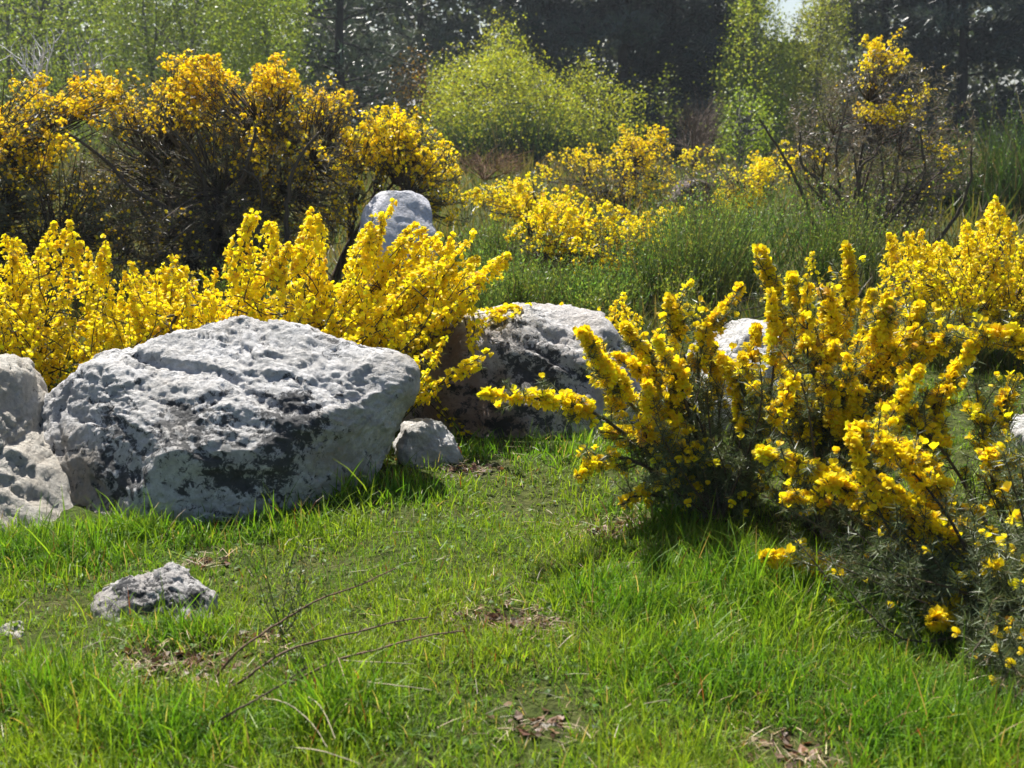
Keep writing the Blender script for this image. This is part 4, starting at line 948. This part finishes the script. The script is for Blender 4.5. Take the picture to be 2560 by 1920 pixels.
def far_wood():
    g = Geo()
    for poly, n, col in (([(-700, 420), (-700, -260), (900, -260), (900, 420)], 34000, (.10, .15, .045)), ([(850, 420), (850, -260), (1900, -260), (1910, 420)], 20000, (.05, .065, .055)),
                         ([(1900, 420), (1900, 110), (2060, 110), (2060, 420)], 3500, (.06, .085, .025)), ([(2040, 420), (2060, -100), (3300, -240), (3300, 420)], 14000, (.06, .075, .06))):
        q = sample_poly(poly, int(n * 1.5)); p = P(q[:, 0], q[:, 1], 44 + rng.uniform(-5, 7, len(q)))
        v = fbm(p * .9, 3); p = p[np.argsort(-v + rng.normal(size=len(v)) * .9)[:n]]
        g.add(*scatter(LEAF_V * A([1.3, 1, 1]), LEAF_T, p, nrm(rng.normal(size=(n, 3))), rng.uniform(.18, .42, n), math.pi, jit(col, n, .25, .08)))
    tag(g.build("far_wood", M_LEAF), "dark mass of woodland foliage closing the view behind the trees", "woodland", None, "stuff")
far_wood()
for k in range(5):
    px = [60, 170, 300, 560, 2290][k]; d = rng.uniform(36, 41)
    b = P(px, 380, d) * A([1, 1, 0]); t = P(px + rng.uniform(-30, 30), -450, d)
    V, T = tube(curve([b, (b + t) / 2 + rng.normal(size=3) * .15, t], 8), .13, .05, 7)
    o = obj("tree_trunk", V - b, T, np.broadcast_to(A([.05, .045, .042]), V.shape), M_BARK, None, True); o.location = b
    tag(o, ["slim dark trunk deep in the left wood, leftmost of those behind the birches", "slim dark trunk deep in the left wood, second from the left edge", "slim dark trunk deep in the left wood, third from the left edge", "slim dark trunk deep in the wood above the tall forked gorse", "slim dark trunk deep in the right wood behind the leggy brown gorse"][k], "tree trunk", "trunks deep in the wood")

# ------------------------------------------------------------------ bare twigs and small plants
def twig_bush(name, label, cat, base, tips, r, col, ntw=5, twl=.12, d=None, group=None):
    root = empty(name, base * A([1, 1, 0]), label, cat, group)
    for tp in tips:
        path = curve([base, base * .5 + tp * .5 + rng.normal(size=3) * .06 * np.linalg.norm(tp - base), tp], 9)
        V, T = tube(path, r, r * .25, 5, r * .4); o = obj("branch", V, T, np.broadcast_to(A(col), V.shape), M_BARK, root, True)
        g = Geo()
        for k in range(ntw):
            i = rng.integers(4, 9); s = path[i]; tg = nrm(path[min(i, 8)] - path[i - 1]); dr = nrm(tg + rng.normal(size=3) * .5)
            L = twl * rng.uniform(.5, 1.3); V, T = tube(curve([s, s + dr * L * .5 + rng.normal(size=3) * .02, s + dr * L + A([0, 0, .1 * L])], 5), r * .35, r * .12, 3); g.add(V, T, A(col))
        g.build("twigs", M_BARK, o, True, "stuff")
    return root
GREY = (.42, .40, .42)
twig_bush("dead_branch", "bleached bare dead branches sticking up at the top left above the gorse", "dead branch", P(115, 300, 7.6), [P(30, 135, 7.6), P(55, 150, 7.7), P(85, 118, 7.6), P(110, 105, 7.5), P(135, 108, 7.6), P(100, 140, 7.6)], .010, (.62, .60, .62), 7, .13)
twig_bush("dead_branch", "grey bare twigs sticking up right of the bleached dead branches", "dead branch", P(225, 320, 7.7), [P(168, 128, 7.7), P(185, 112, 7.7), P(205, 135, 7.6), P(222, 108, 7.7), P(240, 130, 7.7), P(255, 150, 7.6)], .008, (.42, .40, .42), 5, .10)
twig_bush("bare_thicket", "leafless brown-grey thicket behind the pinkish boulder", "thicket", P(1730, 420, 16), [P(x, y, 16 + rng.uniform(-.5, .5)) for x, y in zip(rng.uniform(1690, 1800, 22), rng.uniform(270, 350, 22))], .012, (.15, .11, .09), 14, .35)
twig_bush("bare_thicket", "dead brown bracken mound left of the sparse far gorse", "thicket", P(1210, 450, 10), [P(x, y, 10 + rng.uniform(-.4, .4)) for x, y in zip(rng.uniform(1140, 1300, 20), rng.uniform(385, 420, 20))], .006, (.20, .12, .07), 16, .14)
def fallen(label, pts, d, r, col, thorns=True, name="bramble_stem", cat="bramble"):
    ds = [min(v, (.93 if 0 < j else 1.0) * ground_d(p[1])) for j, (v, p) in enumerate(zip(np.linspace(d[0], d[1], len(pts)), pts))]; path = curve([P(a, b, dd) for (a, b), dd in zip(pts, ds)], 26)
    root = empty(name, path[0] * A([1, 1, 0]), label, cat)
    V, T = tube(path, r, r * .45, 5, r * .25); st = obj("stem", V, T, np.broadcast_to(A(col), V.shape), M_BARK, root, True)
    if thorns:
        n = 46; i = rng.integers(1, 25, n); p = path[i] + (path[i - 1] - path[i]) * rng.uniform(0, 1, (n, 1))
        g = Geo(); g.add(*scatter(SPINE2_V * A([3, 3, 1]), SPINE2_T, p, nrm(rng.normal(size=(n, 3))), rng.uniform(.006, .014, n), math.pi, A(col) * 1.1)); g.build("thorns", M_BARK, st, False, "stuff")
fallen("uppermost thorny brown bramble stem leaning over the grass at lower left", [(530, 1705), (603, 1622), (719, 1544), (800, 1498), (900, 1462), (990, 1420)], (2.0, 2.15), .0028, (.13, .085, .055))
fallen("middle thorny brown bramble stem arching right over the grass at lower left", [(560, 1730), (641, 1677), (719, 1626), (860, 1587), (1005, 1552), (1070, 1543)], (1.96, 2.08), .0028, (.14, .095, .065))
fallen("lowest thorny brown bramble stem reaching towards the bare patch at centre", [(700, 1720), (790, 1675), (860, 1645), (986, 1610), (1083, 1587), (1160, 1578)], (1.95, 2.06), .0028, (.15, .10, .07))
fallen("dark thin bramble stem lying low at the lower left", [(500, 1830), (600, 1770), (690, 1720), (780, 1660)], (1.86, 1.97), .0022, (.09, .065, .045))
for lab, pts, d in [("pale dry grass stalk arching down at the lower left, the longer outer one", [(640, 1748), (690, 1750), (739, 1772), (785, 1815), (818, 1868)], (1.88, 1.84)), ("pale dry grass stalk arching down at the lower left, the shorter inner one", [(752, 1735), (790, 1755), (815, 1790), (838, 1846)], (1.88, 1.85)),
                    ("pale dry stalk lying across the bottom left grass", [(716, 1867), (790, 1875), (860, 1895), (900, 1910)], (1.83, 1.81)), ("pale dry stalk lying flat below the lowest bramble stem", [(840, 1650), (940, 1655), (1035, 1660)], (2.02, 2.02)), ("faint dry stalk lying flat in the bottom centre-left grass", [(870, 1700), (980, 1712), (1080, 1725)], (1.94, 1.94))]:
    fallen(lab, pts, d, .0011, (.42, .36, .25), False, "dry_stalk", "dry stalk")
def wisp():
    b = G(705, 1590); root = empty("broom_seedling", b, "thin wispy dark green seedling with upright twigs in the left foreground grass", "seedling")
    for k in range(8):
        tip = P(rng.uniform(620, 800), rng.uniform(1290, 1480), 2.13 + rng.uniform(-.07, .07)); path = curve([b, b * .5 + tip * .5 + rng.normal(size=3) * .015, tip], 9)
        V, T = tube(path, .0013, .0005, 4); st = obj("stem", V, T, np.broadcast_to(A([.11, .12, .05]), V.shape), M_BARK, root, True); g = Geo()
        for j in range(6):
            i = rng.integers(3, 9); s = path[i]; e = s + A([rng.normal() * .02, rng.normal() * .02, rng.uniform(.02, .06)]); V, T = tube(curve([s, (s + e) / 2, e], 3), .0008, .0004, 3); g.add(V, T, A([.12, .14, .05]))
        n = 16; i = rng.integers(2, 9, n); g.add(*scatter(LEAF_V, LEAF_T, path[i] + rng.normal(size=(n, 3)) * .012, nrm(rng.normal(size=(n, 3)) + A([0, 0, .8])), rng.uniform(.004, .009, n), math.pi, jit((.06, .10, .03), n, .2)))
        g.build("twigs", M_SPINE, st, False, "stuff")
wisp()

# ------------------------------------------------------------------ air
def haze():
    x0, x1, y0, y1, z0, z1 = -520, 520, -520, 720, -1.2, 16
    V = A([(x, y, z) for x in (x0, x1) for y in (y0, y1) for z in (z0, z1)])
    F = [(0, 1, 3, 2), (4, 6, 7, 5), (0, 4, 5, 1), (2, 3, 7, 6), (0, 2, 6, 4), (1, 5, 7, 3)]
    m = bpy.data.materials.new("haze_air"); m.use_nodes = True; t = m.node_tree; t.nodes.clear()
    o = t.nodes.new("ShaderNodeOutputMaterial"); v = t.nodes.new("ShaderNodeVolumePrincipled")
    v.inputs["Color"].default_value = (.80, .89, 1, 1); v.inputs["Density"].default_value = HAZE; v.inputs["Anisotropy"].default_value = .35
    t.links.new(v.outputs[0], o.inputs["Volume"])
    tag(obj("haze", V, F, None, m), "thin bright haze in the air", "haze", None, "stuff")
haze()
